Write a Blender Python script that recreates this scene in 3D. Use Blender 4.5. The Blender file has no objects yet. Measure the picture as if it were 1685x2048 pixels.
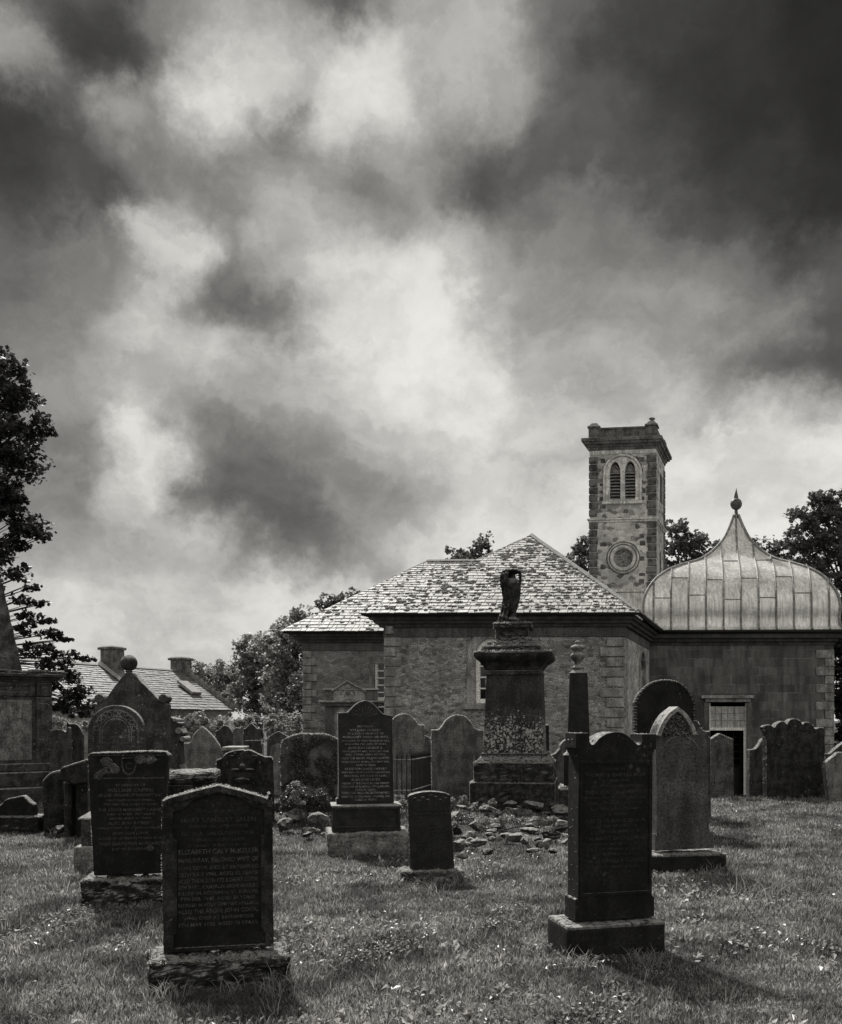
import bpy, bmesh, math, random
import numpy as np
from mathutils import Vector, Matrix, noise as mn
R = math.radians
C = bpy.context.scene.collection
F, CX, HY, H = 1700.0, 842.5, 1440.0, 1.55      # focal length and horizon in photo pixels, eye height in metres

# ------------------------------------------------------------------ camera
cam_d = bpy.data.cameras.new('camera'); cam = bpy.data.objects.new('camera', cam_d); C.objects.link(cam)
cam.location = (0, 0, H); cam.rotation_euler = (R(90), 0, 0)
cam_d.sensor_fit = 'VERTICAL'; cam_d.sensor_height = 36; cam_d.lens = F/2048*36
cam_d.shift_y = (HY-1024)/2048; cam_d.clip_start = .05; cam_d.clip_end = 5000
bpy.context.scene.camera = cam

# ------------------------------------------------------------------ sun and exposure
SUN_EL, SUN_AZ = 53, -24         # degrees; azimuth from the view direction, negative = left
vs = bpy.context.scene.view_settings
vs.view_transform = 'Standard'; vs.look = 'None'; vs.exposure = .33; vs.gamma = 1; vs.use_curve_mapping = False
sd = Vector((math.sin(R(SUN_AZ))*math.cos(R(SUN_EL)), math.cos(R(SUN_AZ))*math.cos(R(SUN_EL)), math.sin(R(SUN_EL))))
sl = bpy.data.lights.new('sun', 'SUN'); sl.energy = 5.0; sl.angle = R(3); sl.color = (1, .985, .955)
so = bpy.data.objects.new('sun', sl); C.objects.link(so); so.rotation_euler = sd.to_track_quat('Z', 'Y').to_euler()
so.location = (0, 0, 30)

# ------------------------------------------------------------------ node helper
class NT:
    def __init__(s, nt): s.nt = nt; nt.nodes.clear()
    def n(s, t, **k):
        nd = s.nt.nodes.new(t)
        for a, b in k.items(): setattr(nd, a, b)
        return nd
    def put(s, sock, v):
        if hasattr(v, 'links'): s.nt.links.new(v, sock)
        else: sock.default_value = v
    def m(s, op, a, b=0.0, c=0.0, clamp=False):
        nd = s.n('ShaderNodeMath', operation=op, use_clamp=clamp)
        for i, v in enumerate((a, b, c)): s.put(nd.inputs[i], v)
        return nd.outputs[0]
    def noise(s, vec, scale, detail=4, rough=.55, dist=0.0):
        nd = s.n('ShaderNodeTexNoise'); s.put(nd.inputs['Vector'], vec)
        nd.inputs['Scale'].default_value = scale; nd.inputs['Detail'].default_value = detail
        nd.inputs['Roughness'].default_value = rough; nd.inputs['Distortion'].default_value = dist
        return nd.outputs
    def ss(s, v, a, b, lo=0.0, hi=1.0):
        nd = s.n('ShaderNodeMapRange', interpolation_type='SMOOTHSTEP'); s.put(nd.inputs[0], v)
        for i, x in enumerate((a, b, lo, hi)): s.put(nd.inputs[i+1], x)
        return nd.outputs[0]
    def mapv(s, vec, sc=(1, 1, 1), rot=(0, 0, 0)):
        nd = s.n('ShaderNodeMapping'); s.put(nd.inputs['Vector'], vec)
        nd.inputs['Scale'].default_value = sc; nd.inputs['Rotation'].default_value = rot
        return nd.outputs[0]
    def mix(s, f, a, b):
        return s.m('ADD', s.m('MULTIPLY', a, s.m('SUBTRACT', 1.0, f)), s.m('MULTIPLY', b, f))
    def tone(s, v):                       # grey value to the faint warm tone of the print
        c = s.n('ShaderNodeCombineColor')
        s.put(c.inputs[0], v); s.put(c.inputs[1], s.m('MULTIPLY', v, .985)); s.put(c.inputs[2], s.m('MULTIPLY', v, .935))
        return c.outputs[0]

# ------------------------------------------------------------------ sky (world): drifting storm cloud
w = bpy.data.worlds.new('World'); bpy.context.scene.world = w; w.use_nodes = True
t = NT(w.node_tree)
tc = t.n('ShaderNodeTexCoord').outputs['Generated']
wn = t.noise(tc, 3.2, 5, .6)
wv = t.n('ShaderNodeVectorMath', operation='SUBTRACT'); t.put(wv.inputs[0], wn[1]); wv.inputs[1].default_value = (.5, .5, .5)
wsc = t.n('ShaderNodeVectorMath', operation='SCALE'); t.put(wsc.inputs[0], wv.outputs[0]); wsc.inputs['Scale'].default_value = .10
wad = t.n('ShaderNodeVectorMath', operation='ADD'); t.put(wad.inputs[0], tc); t.put(wad.inputs[1], wsc.outputs[0])
wn2 = t.noise(tc, 10, 9, .66)
wv2 = t.n('ShaderNodeVectorMath', operation='SUBTRACT'); t.put(wv2.inputs[0], wn2[1]); wv2.inputs[1].default_value = (.5, .5, .5)
ws2 = t.n('ShaderNodeVectorMath', operation='SCALE'); t.put(ws2.inputs[0], wv2.outputs[0]); ws2.inputs['Scale'].default_value = .12
wa2 = t.n('ShaderNodeVectorMath', operation='ADD'); t.put(wa2.inputs[0], wad.outputs[0]); t.put(wa2.inputs[1], ws2.outputs[0])
sx = t.n('ShaderNodeSeparateXYZ'); t.put(sx.inputs[0], wa2.outputs[0]); X, Y, Z = sx.outputs
hyp = t.m('SQRT', t.m('ADD', t.m('MULTIPLY', X, X), t.m('MULTIPLY', Y, Y)))
az = t.m('ARCTAN2', X, Y)
vv = t.m('DIVIDE', Z, t.m('MAXIMUM', Y, t.m('MULTIPLY', hyp, .35)))
A0 = math.atan(860/F)
ua = t.m('DIVIDE', t.m('ADD', az, A0), 2*A0)       # 0..1 over the clouds ahead
# cloud masses: x, y, half width, half height, tilt, grey (as they lie ahead of the church)
CLOUDS = [(30,20,60,40,0,110),(153,77,150,60,30,58),(290,60,60,50,0,75),(50,135,90,24,45,158),(150,150,50,30,20,85),(247,204,65,38,30,172),(35,265,110,60,20,56),(170,325,110,60,0,80),(205,385,50,40,0,78),(40,360,80,50,0,68),(340,300,90,70,0,132),(300,230,40,40,0,128),
 (375,85,60,60,0,185),(330,30,50,40,0,130),(477,153,100,60,0,208),(425,205,55,25,10,226),(510,34,90,35,0,160),(600,60,60,40,0,150),(700,15,60,38,0,82),(700,150,80,95,0,212),(706,265,50,55,0,202),(600,160,40,40,0,178),(580,255,38,45,0,112),(500,280,60,40,0,148),(460,366,62,60,0,120),(650,330,50,50,0,150),(723,380,65,55,45,118),(770,460,60,40,45,142),(800,330,40,70,0,165),(800,60,50,60,0,158),
 (315,455,62,55,40,206),(350,520,45,60,20,200),(290,630,50,50,0,182),(68,442,80,50,0,112),(50,553,80,60,0,104),(170,510,90,50,0,138),(180,600,90,50,0,140),(478,580,80,55,25,100),(545,645,85,42,20,96),(400,600,30,40,0,150),(600,442,90,55,0,166),(560,520,60,40,0,158),(660,560,50,40,0,172),(720,600,60,60,0,205),(810,580,90,80,0,228),
 (953,102,110,110,0,155),(1040,120,40,110,0,150),(900,250,50,60,0,150),(987,323,120,60,0,80),(870,380,40,40,0,120),(1182,213,90,80,0,90),(1097,85,50,90,0,100),(1150,20,60,50,0,98),(1300,60,90,80,0,68),(1438,128,160,150,0,48),(1640,100,90,120,0,32),(1650,280,70,110,0,36),(1300,250,80,80,0,66),(1480,320,100,70,0,54),(1352,357,80,50,0,84),(1438,420,80,45,0,88),(1608,400,90,60,0,46),
 (893,480,70,50,0,208),(868,596,60,60,0,234),(960,470,60,40,0,160),(1060,430,70,50,0,120),(1182,442,100,50,0,124),(1000,560,60,50,0,170),(1100,540,70,50,0,148),(1225,553,80,50,0,142),(1352,540,90,50,0,128),(1340,610,70,30,0,166),(1480,560,70,50,0,112),(1565,613,60,25,0,142),(1608,520,80,45,0,80),(1665,600,40,40,0,92),
 (298,651,50,60,0,178),(85,651,80,60,0,126),(130,770,110,60,0,128),(128,898,100,60,0,120),(230,740,60,50,0,150),(264,870,42,52,45,220),(340,932,34,34,30,220),(300,950,50,50,0,205),(247,1025,40,34,0,195),(366,1034,26,20,0,178),(435,1062,45,18,15,190),
 (370,850,40,50,0,118),(477,960,100,60,35,92),(540,1020,110,50,30,92),(400,960,40,40,50,90),(638,1100,120,34,12,110),(500,1095,70,24,12,120),(766,991,100,30,12,122),(510,898,90,50,20,118),(620,920,90,40,20,135),(698,1040,80,24,8,158),(800,1060,80,30,0,165),(440,790,60,50,0,140),(600,850,90,40,0,158),
 (510,770,90,50,0,170),(425,728,40,40,0,186),(600,740,80,50,0,186),(681,770,90,60,0,200),(640,680,40,40,0,190),(808,685,80,70,0,232),(808,881,90,60,0,190),(720,880,70,40,0,172),
 (510,1150,110,26,8,216),(620,1175,90,26,0,220),(128,1196,90,40,0,192),(298,1196,90,40,0,190),(196,1110,80,40,0,152),(85,1025,70,60,0,142),(255,1115,70,30,0,156),(400,1128,60,24,10,182),(723,1160,70,30,0,188),(450,1230,120,40,0,200),
 (927,728,90,80,0,228),(884,855,70,60,0,216),(884,970,70,40,0,160),(884,1080,80,50,0,205),(1020,838,60,50,0,198),(1097,940,60,70,0,178),(1030,940,50,60,0,168),(1140,770,80,60,0,160),(1060,700,50,60,0,172),(1097,660,80,50,0,146),(1240,660,90,50,0,150),(1310,740,90,50,0,166),(1438,651,90,40,0,128),(1565,735,100,50,0,80),(1655,680,50,60,0,72),(1438,770,60,40,0,134),(1480,850,110,34,0,204),(1642,804,50,30,0,152),(1395,957,130,70,0,220),(1565,940,130,80,0,224),(995,1010,70,40,0,200),(1250,860,90,50,0,178),(1100,1060,100,50,0,212),(1400,1100,200,60,0,222),(1000,1200,200,60,0,214),(1500,1230,250,60,0,220),(100,1290,200,40,0,188),(700,1290,300,40,0,205)]
CA = np.array(CLOUDS, float)
gxs, gys = [842.5*(i-15.5)/15.5+842.5 for i in range(32)], [-30+52.0*k for k in range(26)]
def cloudval(x, y):
    a = np.radians(CA[:, 4]); dx, dy = x-CA[:, 0], y-CA[:, 1]
    p = (dx*np.cos(a)+dy*np.sin(a))/(CA[:, 2]+16); q = (-dx*np.sin(a)+dy*np.cos(a))/(CA[:, 3]+12)
    r2 = p*p+q*q; w_ = np.exp(-r2*1.5)+1e-4*np.exp(-r2*.12); return float((w_*CA[:, 5]).sum()/w_.sum())
SKY = [(y, [cloudval(x, y) for x in gxs]) for y in gys]
def lin(v):
    v /= 255; return v/12.92 if v < .04045 else ((v+.055)/1.055)**2.4
acc = None; wacc = None
for y, row in SKY:
    cr = t.n('ShaderNodeValToRGB'); r = cr.color_ramp; r.interpolation = 'CARDINAL'
    for i, g in enumerate(row):
        g = 134 + (g-128)*1.10
        xp = gxs[i]-842.5; p = (math.atan(xp/F)+A0)/(2*A0)
        e = r.elements[i] if i < 2 else r.elements.new(p)
        e.position = p; c = lin(max(g, 10))*.80; e.color = (c, c, c, 1)
    t.put(cr.inputs[0], ua)
    c0 = (HY-y)/F; dv = t.m('DIVIDE', t.m('SUBTRACT', vv, c0), .0262)
    if y == gys[0]: dv = t.m('MINIMUM', dv, 0.0)
    if y == gys[-1]: dv = t.m('MAXIMUM', dv, 0.0)
    wt = t.m('POWER', 2.718, t.m('MULTIPLY', t.m('MULTIPLY', dv, dv), -1.0))
    pr = t.m('MULTIPLY', cr.outputs[0], wt)
    acc = pr if acc is None else t.m('ADD', acc, pr); wacc = wt if wacc is None else t.m('ADD', wacc, wt)
cloud = t.m('DIVIDE', acc, t.m('MAXIMUM', wacc, 1e-5))
# soft wisps, finer towards the horizon
d1 = t.noise(t.mapv(wad.outputs[0], (1, 1, 1.5)), 4.2, 8, .58, .25)[0]
d2 = t.noise(t.mapv(wa2.outputs[0], (1, 1, 1.8), (.0, .5, .0)), 15, 7, .62, .2)[0]
det = t.m('MULTIPLY', t.ss(d1, .36, .64, .80, 1.22), t.ss(d2, .36, .64, .90, 1.11))
cloud = t.m('MULTIPLY', cloud, det); cloud = t.m('DIVIDE', cloud, t.m('POWER', t.m('ADD', 1.0, t.m('POWER', t.m('DIVIDE', cloud, .74), 4.0)), .25))
# the overcast behind and overhead
back = t.m('MULTIPLY', t.noise(tc, 1.6, 5, .6)[0], .98)
fr_ = t.m('MULTIPLY', t.ss(Y, .05, .55), t.ss(vv, 1.25, .85))
cloud = t.mix(fr_, back, cloud)
nis = t.n('ShaderNodeTexSky', sky_type='NISHITA'); nis.sun_disc = False
nis.sun_elevation = R(SUN_EL); nis.sun_rotation = R(SUN_AZ)
bw = t.n('ShaderNodeRGBToBW'); t.put(bw.inputs[0], nis.outputs[0])
tot = t.m('ADD', t.m('MULTIPLY', cloud, .97), t.m('MULTIPLY', t.m('MINIMUM', bw.outputs[0], 3.0), .003))
bg = t.n('ShaderNodeBackground'); t.put(bg.inputs[0], t.tone(tot)); bg.inputs[1].default_value = 1.0
wo = t.n('ShaderNodeOutputWorld'); t.put(wo.inputs[0], bg.outputs[0])
w.cycles.sampling_method = 'MANUAL'; w.cycles.sample_map_resolution = 512

# ------------------------------------------------------------------ materials
def base_mat(name, val, rough=.85, bump=None, bstr=.4, bdist=.01, metal=0.0, spec=.3):
    m = bpy.data.materials.new(name); m.use_nodes = True; t = NT(m.node_tree)
    p = t.n('ShaderNodeBsdfPrincipled'); o = t.n('ShaderNodeOutputMaterial'); t.put(o.inputs[0], p.outputs[0])
    v, b = val(t) if callable(val) else (val, None)
    if isinstance(v, float): v = t.m('ADD', v, 0.0)
    t.put(p.inputs['Base Color'], t.tone(v)); t.put(p.inputs['Roughness'], rough)
    p.inputs['Metallic'].default_value = metal; p.inputs['Specular IOR Level'].default_value = spec
    if b is not None:
        bn = t.n('ShaderNodeBump'); t.put(bn.inputs['Height'], b); bn.inputs['Strength'].default_value = bstr
        bn.inputs['Distance'].default_value = bdist; t.put(p.inputs['Normal'], bn.outputs[0])
    return m
def OC(t): return t.n('ShaderNodeTexCoord').outputs['Object']
def stone(name, lo, hi, lich=.0, lval=.3, lscale=22, scale=5, bdist=.008, bstr=.6, rough=.88, streak=.3, spec=.3, topl=.8, zone=None):
    """weathered stone: broad blotches, vertical water streaks, grain, round lichen spots"""
    def f(t):
        c = OC(t)
        a = t.noise(c, scale, 6, .62)[0]; g = t.noise(c, 42, 5, .75)[0]
        st = t.noise(t.mapv(c, (6, 6, .8)), 1.6, 6, .68, .35)[0]
        v = t.mix(t.ss(a, .38, .62), lo, hi)
        v = t.m('MULTIPLY', v, t.ss(st, .3, .7, 1-streak, 1+streak))
        g2 = t.noise(c, 130, 3, .7)[0]
        v = t.m('MULTIPLY', v, t.ss(g, .3, .7, .35, 1.65)); v = t.m('MULTIPLY', v, t.ss(g2, .3, .7, .55, 1.45))
        nz = t.n('ShaderNodeSeparateXYZ'); t.put(nz.inputs[0], t.n('ShaderNodeNewGeometry').outputs['True Normal'])
        tm = t.m('MULTIPLY', t.ss(nz.outputs[2], .15, .6), t.ss(t.noise(c, 26, 4, .7)[0], .38, .55))     # pale lichen, with sunlit rim brightness painted onto upward faces
        v = t.mix(t.m('MULTIPLY', tm, topl), v, .30)
        h = t.m('ADD', t.m('MULTIPLY', a, .5), t.m('ADD', t.m('MULTIPLY', g, .5), t.m('MULTIPLY', g2, .15)))
        if lich > 0:
            n2 = t.noise(c, 1.9, 4, .6)[0]
            if zone:
                zz_ = t.n('ShaderNodeSeparateXYZ'); t.put(zz_.inputs[0], c); n2 = t.m('ADD', t.m('MULTIPLY', n2, .4), t.ss(zz_.outputs[2], zone[0], zone[1], .55, .02))
            for k, (sc, am) in enumerate(((lscale, 1), (lscale*2.3, .8))):
                vo = t.n('ShaderNodeTexVoronoi'); vo.inputs['Scale'].default_value = sc
                wob = t.n('ShaderNodeVectorMath', operation='ADD'); t.put(wob.inputs[0], c)
                wn_ = t.n('ShaderNodeVectorMath', operation='SCALE'); t.put(wn_.inputs[0], t.noise(c, sc*1.6, 3, .6)[1]); wn_.inputs['Scale'].default_value = .5/sc
                t.put(wob.inputs[1], wn_.outputs[0]); t.put(vo.inputs['Vector'], wob.outputs[0])
                sp = t.n('ShaderNodeSeparateColor'); t.put(sp.inputs[0], vo.outputs['Color'])
                rad = t.m('MULTIPLY', t.m('SUBTRACT', t.m('ADD', sp.outputs[0], t.m('MULTIPLY', t.m('SUBTRACT', n2, .5), 2.6)), 1-lich), .62)
                mk = t.ss(t.m('SUBTRACT', rad, vo.outputs['Distance']), 0.0, .09)
                v = t.mix(t.m('MULTIPLY', mk, am), v, t.m('MULTIPLY', lval, t.ss(g, .3, .7, .7, 1.2)))
                h = t.m('ADD', h, t.m('MULTIPLY', mk, .2))
        return v, h
    return base_mat(name, f, rough, bstr=bstr, bdist=bdist, spec=spec)
def rubble(name, lo, hi, sc=3.2, mortar=1.25, zs=1.5, few=0.0):
    def f(t):
        c = OC(t)
        wv = t.n('ShaderNodeVectorMath', operation='SCALE'); t.put(wv.inputs[0], t.noise(c, 4, 4, .65)[1]); wv.inputs['Scale'].default_value = .22
        ad = t.n('ShaderNodeVectorMath', operation='ADD'); t.put(ad.inputs[0], t.mapv(c, (1, 1, zs))); t.put(ad.inputs[1], wv.outputs[0])
        vo = t.n('ShaderNodeTexVoronoi'); vo.inputs['Scale'].default_value = sc; t.put(vo.inputs['Vector'], ad.outputs[0])
        ve = t.n('ShaderNodeTexVoronoi', feature='DISTANCE_TO_EDGE'); ve.inputs['Scale'].default_value = sc; t.put(ve.inputs['Vector'], ad.outputs[0])
        sp = t.n('ShaderNodeSeparateColor'); t.put(sp.inputs[0], vo.outputs['Color'])
        g = t.noise(c, 34, 6, .72)[0]; a = t.noise(c, 1.3, 5, .6)[0]
        v = t.mix(t.ss(sp.outputs[0], 0.0, few) if few else sp.outputs[0], lo, hi); v = t.m('MULTIPLY', v, t.ss(sp.outputs[1], 0, 1, .8, 1.15)); v = t.m('MULTIPLY', v, t.ss(a, .3, .7, .72, 1.28))
        v = t.m('MULTIPLY', v, t.ss(g, .3, .7, .35, 1.65))
        mo = t.ss(ve.outputs[0], .0, .07, 1, 0)
        v = t.mix(t.m('MULTIPLY', mo, .55), v, t.m('MULTIPLY', (lo+hi)/2*mortar, t.ss(g, .3, .7, .7, 1.3)))
        pl = t.noise(c, 26, 4, .75)[0]
        v = t.mix(t.ss(pl, .66, .72), v, min(.7, hi*2.2)); v = t.mix(t.ss(pl, .36, .30), v, lo*.35)
        h = t.m('ADD', t.m('MULTIPLY', t.ss(ve.outputs[0], 0, .14), .6), t.m('MULTIPLY', g, .9))
        return v, h
    return base_mat(name, f, .9, bstr=.8, bdist=.03)
def ashlar(name, lo, hi, bw, bh, zoff=0.0):
    def f(t):
        c = OC(t); s = t.n('ShaderNodeSeparateXYZ'); t.put(s.inputs[0], c)
        k = t.n('ShaderNodeCombineXYZ'); t.put(k.inputs[0], s.outputs[0]); t.put(k.inputs[1], t.m('ADD', s.outputs[2], zoff))
        b = t.n('ShaderNodeTexBrick'); t.put(b.inputs['Vector'], k.outputs[0]); b.inputs['Scale'].default_value = 1
        b.inputs['Brick Width'].default_value = bw; b.inputs['Row Height'].default_value = bh
        b.inputs['Mortar Size'].default_value = .008; b.inputs['Mortar Smooth'].default_value = .3; b.inputs['Bias'].default_value = 0
        b.inputs['Color1'].default_value = (.7, .7, .7, 1); b.inputs['Color2'].default_value = (1.25, 1.25, 1.25, 1); b.inputs['Mortar'].default_value = (1, 1, 1, 1)
        a = t.noise(c, .8, 6, .62)[0]; g = t.noise(c, 45, 5, .7)[0]; st = t.noise(t.mapv(c, (2.6, 2.6, .45)), 1.5, 6, .68, .5)[0]
        v = t.mix(t.ss(a, .32, .7), lo, hi); v = t.m('MULTIPLY', v, b.outputs[0])
        v = t.m('MULTIPLY', v, t.ss(st, .3, .7, .6, 1.4)); v = t.m('MULTIPLY', v, t.ss(g, .3, .7, .45, 1.55))
        pk = t.m('MULTIPLY', b.outputs[1], t.ss(t.noise(c, 2.2, 4, .6)[0], .48, .62))
        v = t.mix(t.m('MULTIPLY', pk, .8), v, hi*2.4)
        pl = t.noise(c, 22, 4, .75)[0]; v = t.mix(t.ss(pl, .69, .74), v, .36)
        return v, t.m('ADD', t.m('MULTIPLY', g, .4), t.m('MULTIPLY', b.outputs[1], -.6))
    return base_mat(name, f, .9, bstr=.6, bdist=.012)
def leafm(name, lo, hi, trans=.45, rough=.5, spec=.4, patch=False):
    m = bpy.data.materials.new(name); m.use_nodes = True; t = NT(m.node_tree)
    g = t.n('ShaderNodeNewGeometry').outputs['Random Per Island']
    v = t.mix(g, lo, hi)
    if patch:      # darker and paler kinds of grass growing in patches
        oc = OC(t); v = t.m('MULTIPLY', v, t.ss(t.noise(oc, 1.5, 5, .65)[0], .38, .6, .42, 1.5)); v = t.m('MULTIPLY', v, t.ss(t.noise(oc, 7, 4, .6)[0], .3, .7, .6, 1.3))
    c = t.tone(v)
    p = t.n('ShaderNodeBsdfPrincipled'); t.put(p.inputs['Base Color'], c); p.inputs['Roughness'].default_value = rough; p.inputs['Specular IOR Level'].default_value = spec
    tr = t.n('ShaderNodeBsdfTranslucent'); t.put(tr.inputs[0], c)
    mx = t.n('ShaderNodeMixShader'); mx.inputs[0].default_value = trans; t.put(mx.inputs[1], p.outputs[0]); t.put(mx.inputs[2], tr.outputs[0])
    o = t.n('ShaderNodeOutputMaterial'); t.put(o.inputs[0], mx.outputs[0]); return m
def slatem(name, lo, hi):
    def f(t):
        c = OC(t); g = t.n('ShaderNodeNewGeometry').outputs['Random Per Island']
        n = t.noise(c, 22, 5, .65)[0]; a = t.noise(c, 2.2, 5, .6)[0]
        v = t.mix(g, lo, hi); v = t.m('MULTIPLY', v, t.ss(n, .32, .68, .5, 1.3))
        v = t.mix(t.ss(t.m('ADD', t.m('MULTIPLY', a, .7), t.m('MULTIPLY', t.noise(c, 9, 5, .7)[0], .8)), 1.0, 1.12), v, .12)
        return v, n
    return base_mat(name, f, .62, bstr=.5, bdist=.01, spec=.6)
def groundf(t):
    c = OC(t); a = t.noise(c, 1.1, 6, .6)[0]; g = t.noise(c, 30, 5, .7)[0]
    return t.m('MULTIPLY', t.mix(t.ss(a, .35, .65), .018, .045), t.ss(g, .2, .8, .4, 1.7)), g
def leadf(t):
    c = OC(t); st = t.noise(t.mapv(c, (9, 9, .9)), 1.5, 6, .7)[0]; a = t.noise(c, 1.6, 5, .6)[0]; g = t.noise(c, 26, 5, .7)[0]
    v = t.mix(t.ss(st, .3, .72), .46, .88); v = t.m('MULTIPLY', v, t.ss(a, .3, .7, .8, 1.15))
    v = t.m('MULTIPLY', v, t.ss(g, .3, .7, .85, 1.15))
    return v, t.m('ADD', t.m('MULTIPLY', a, 1.0), t.m('MULTIPLY', g, .12))
M = {}
M['ground'] = base_mat('turf soil', groundf, .95, bdist=.03)
M['granite'] = stone('dark polished granite', .007, .018, .0, scale=9, bdist=.002, rough=.5, streak=.2)
M['black'] = stone('soot black sandstone', .005, .014, .36, .05, 16, bdist=.006)
M['blackrough'] = stone('rough blackened stone', .007, .035, .42, .11, 14, 7, bdist=.02, bstr=.9)
M['dark'] = stone('dark weathered sandstone', .026, .07, .40, .20, 20)
M['ivory'] = stone('pale edged sandstone', .16, .28, .2, .4, 22)
M['mid'] = stone('grey weathered sandstone', .09, .19, .22, .34, 24)
M['lich'] = stone('lichen spotted sandstone', .045, .11, .48, .30, 17)
M['moss'] = stone('mossy stone', .014, .05, .3, .12, 30, 12, bdist=.03, bstr=1)
M['shaft'] = stone('stained pedestal die', .022, .045, .42, .36, 20, 3.2, bdist=.004, zone=(1.25, 2.35))
M['gothic'] = stone('smooth grey sandstone', .05, .085, .10, .2, 30, 3, bdist=.002)
M['boulder'] = stone('field boulder', .06, .17, .35, .42, 14, 5, bdist=.02, bstr=1)
M['wall'] = rubble('rubble masonry', .17, .36, 8.5, zs=1.7, mortar=.8, few=.5)
M['wall2'] = rubble('harled masonry', .18, .28, 5.0)
M['limewall'] = rubble('limewashed masonry', .3, .55, 6.0, mortar=1.3)
M['tower'] = rubble('tower rubble', .16, .58, 4.6, zs=1.5, mortar=1.5, few=.35)
M['towerq'] = stone('blackened quoin', .05, .17, .2, .35, 10, 2.4, bdist=.01)  # also colours the shade outlines of roundel and belfry
M['towertrim'] = stone('tower dressings', .42, .68, .2, .5, 12, 3, bdist=.006)
M['parapet'] = stone('sooty parapet stone', .07, .17, .35, .3, 9, 3, bdist=.01)
M['quoin'] = stone('quoin sandstone', .16, .32, .2, .42, 18, 2.5, bdist=.006)
M['frieze'] = stone('frieze sandstone', .075, .125, .12, .3, 20, 1.2, bdist=.004)
M['cornice'] = stone('dark cornice', .04, .07, .1, .2, 20, 2)  # cornice stone toned darker than the frieze
M['ashlar'] = ashlar('ashlar masonry', .075, .135, .56, .265)
M['iron'] = base_mat('painted iron', .02, .5)
M['ironpale'] = stone('weathered iron rail', .10, .22, 0, scale=30, bdist=.002)
M['white'] = stone('white sash paint', .75, .86, 0, topl=0, scale=9, bdist=.001, rough=.5, streak=.08)
M['glass'] = base_mat('dark glass', .012, .08, spec=.6)
M['dim'] = base_mat('dark interior', .006, .9)
M['blind'] = stone('pale mesh blind', .38, .5, 0, scale=7, bdist=.001)
M['slate'] = slatem('mossy stone slates', .32, .56)
M['slate2'] = slatem('cottage slates', .10, .22)
M['ridge'] = stone('ridge tile', .14, .26, .1, .4, 14, 4)
M['lead'] = base_mat('lead sheet', leadf, .36, bstr=.5, bdist=.06, metal=.6, spec=.5)
M['leadroll'] = stone('lead roll', .16, .30, 0, scale=9, bdist=.004, rough=.6, topl=0)
M['leaddark'] = stone('weathered finial', .05, .12, 0, scale=9, bdist=.004, rough=.5, topl=0)
M['letter'] = stone('lead lettering', .04, .085, 0, topl=0, scale=40, bdist=.001, rough=.5, streak=.1)
M['letterdim'] = stone('worn lettering', .018, .04, 0, topl=0, scale=40, bdist=.001, rough=.6, streak=.2)
M['bark'] = stone('bark', .03, .07, 0, scale=8, bdist=.03, bstr=1)
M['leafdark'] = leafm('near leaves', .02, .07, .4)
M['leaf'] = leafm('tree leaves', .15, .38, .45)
M['leafr'] = leafm('dark tree leaves', .06, .18, .4)  # darker leaf tone, mostly for trees behind the church
M['leaflight'] = leafm('pale bush leaves', .16, .34, .5)  # pale leaf tone for bushes and weeds
M['ivy'] = leafm('ivy leaves', .03, .11, .25, .4, .5)
M['grass'] = leafm('grass blades', .035, .38, .5, .45, .4, True)
M['weed'] = leafm('weed leaves', .12, .38, .45, .35, .5)
M['litter'] = leafm('broad leaves', .22, .5, .4, .35, .5)
M['mossclump'] = stone('roof moss', .03, .08, 0, scale=30, bdist=.02, bstr=1)
M['fringe'] = leafm('lit rim lichen and moss', .22, .6, .55, .8, .2)  # pale translucent tufts that draw the lit rims of stones
M['plaster'] = rubble('cottage harling', .26, .36, 6)

# ------------------------------------------------------------------ frames, things, parts
def P(px, py, d): return Vector(((px-CX)/F*d, d, H+(HY-py)/F*d))
class Fr:
    """a plan frame standing on the ground: origin, direction along the face, direction into depth"""
    def __init__(s, px, py=None, d=None, yaw=0.0, e1=None, e2=None, z0=0.0, X=None):
        s.d0 = d if d else F*(H-z0)/(py-HY); s.X0 = X if X is not None else (px-CX)/F*s.d0; s.z0 = z0
        a = R(yaw); s.e1 = e1 or (math.cos(a), math.sin(a)); s.e2 = e2 or (-math.sin(a), math.cos(a))
        s.M = Matrix(((s.e1[0], s.e2[0], 0, s.X0), (s.e1[1], s.e2[1], 0, s.d0), (0, 0, 1, z0), (0, 0, 0, 1)))
        s.loc = Vector((s.X0, s.d0, z0)); s.rot = math.atan2(s.e1[1], s.e1[0])
        s.K = (Matrix.Translation(s.loc) @ Matrix.Rotation(s.rot, 4, 'Z')).inverted() @ s.M
        s.skew = abs(s.e1[0]*s.e2[0]+s.e1[1]*s.e2[1]) > 1e-4
    def u(s, px, v=0.0):
        r = (px-CX)/F
        return (r*(s.d0+v*s.e2[1])-s.X0-v*s.e2[0])/(s.e1[0]-r*s.e1[1])
    def uz(s, px, py, v=0.0):
        u = s.u(px, v); d = s.d0+u*s.e1[1]+v*s.e2[1]
        return u, H+(HY-py)/F*d-s.z0
    def z(s, px, py, v=0.0): return s.uz(px, py, v)[1]
def thing(name, label, cat, fr, group=None, kind=None):
    o = bpy.data.objects.new(name, None); C.objects.link(o); o.empty_display_size = .2
    o.location = fr.loc; o.rotation_euler = (0, 0, fr.rot); o['label'] = label; o['category'] = cat
    if group: o['group'] = group
    return o
def tag(o, label=None, cat=None, group=None, kind=None):
    for k, v in (('label', label), ('category', cat), ('group', group), ('kind', kind)):
        if v: o[k] = v
    return o
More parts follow.
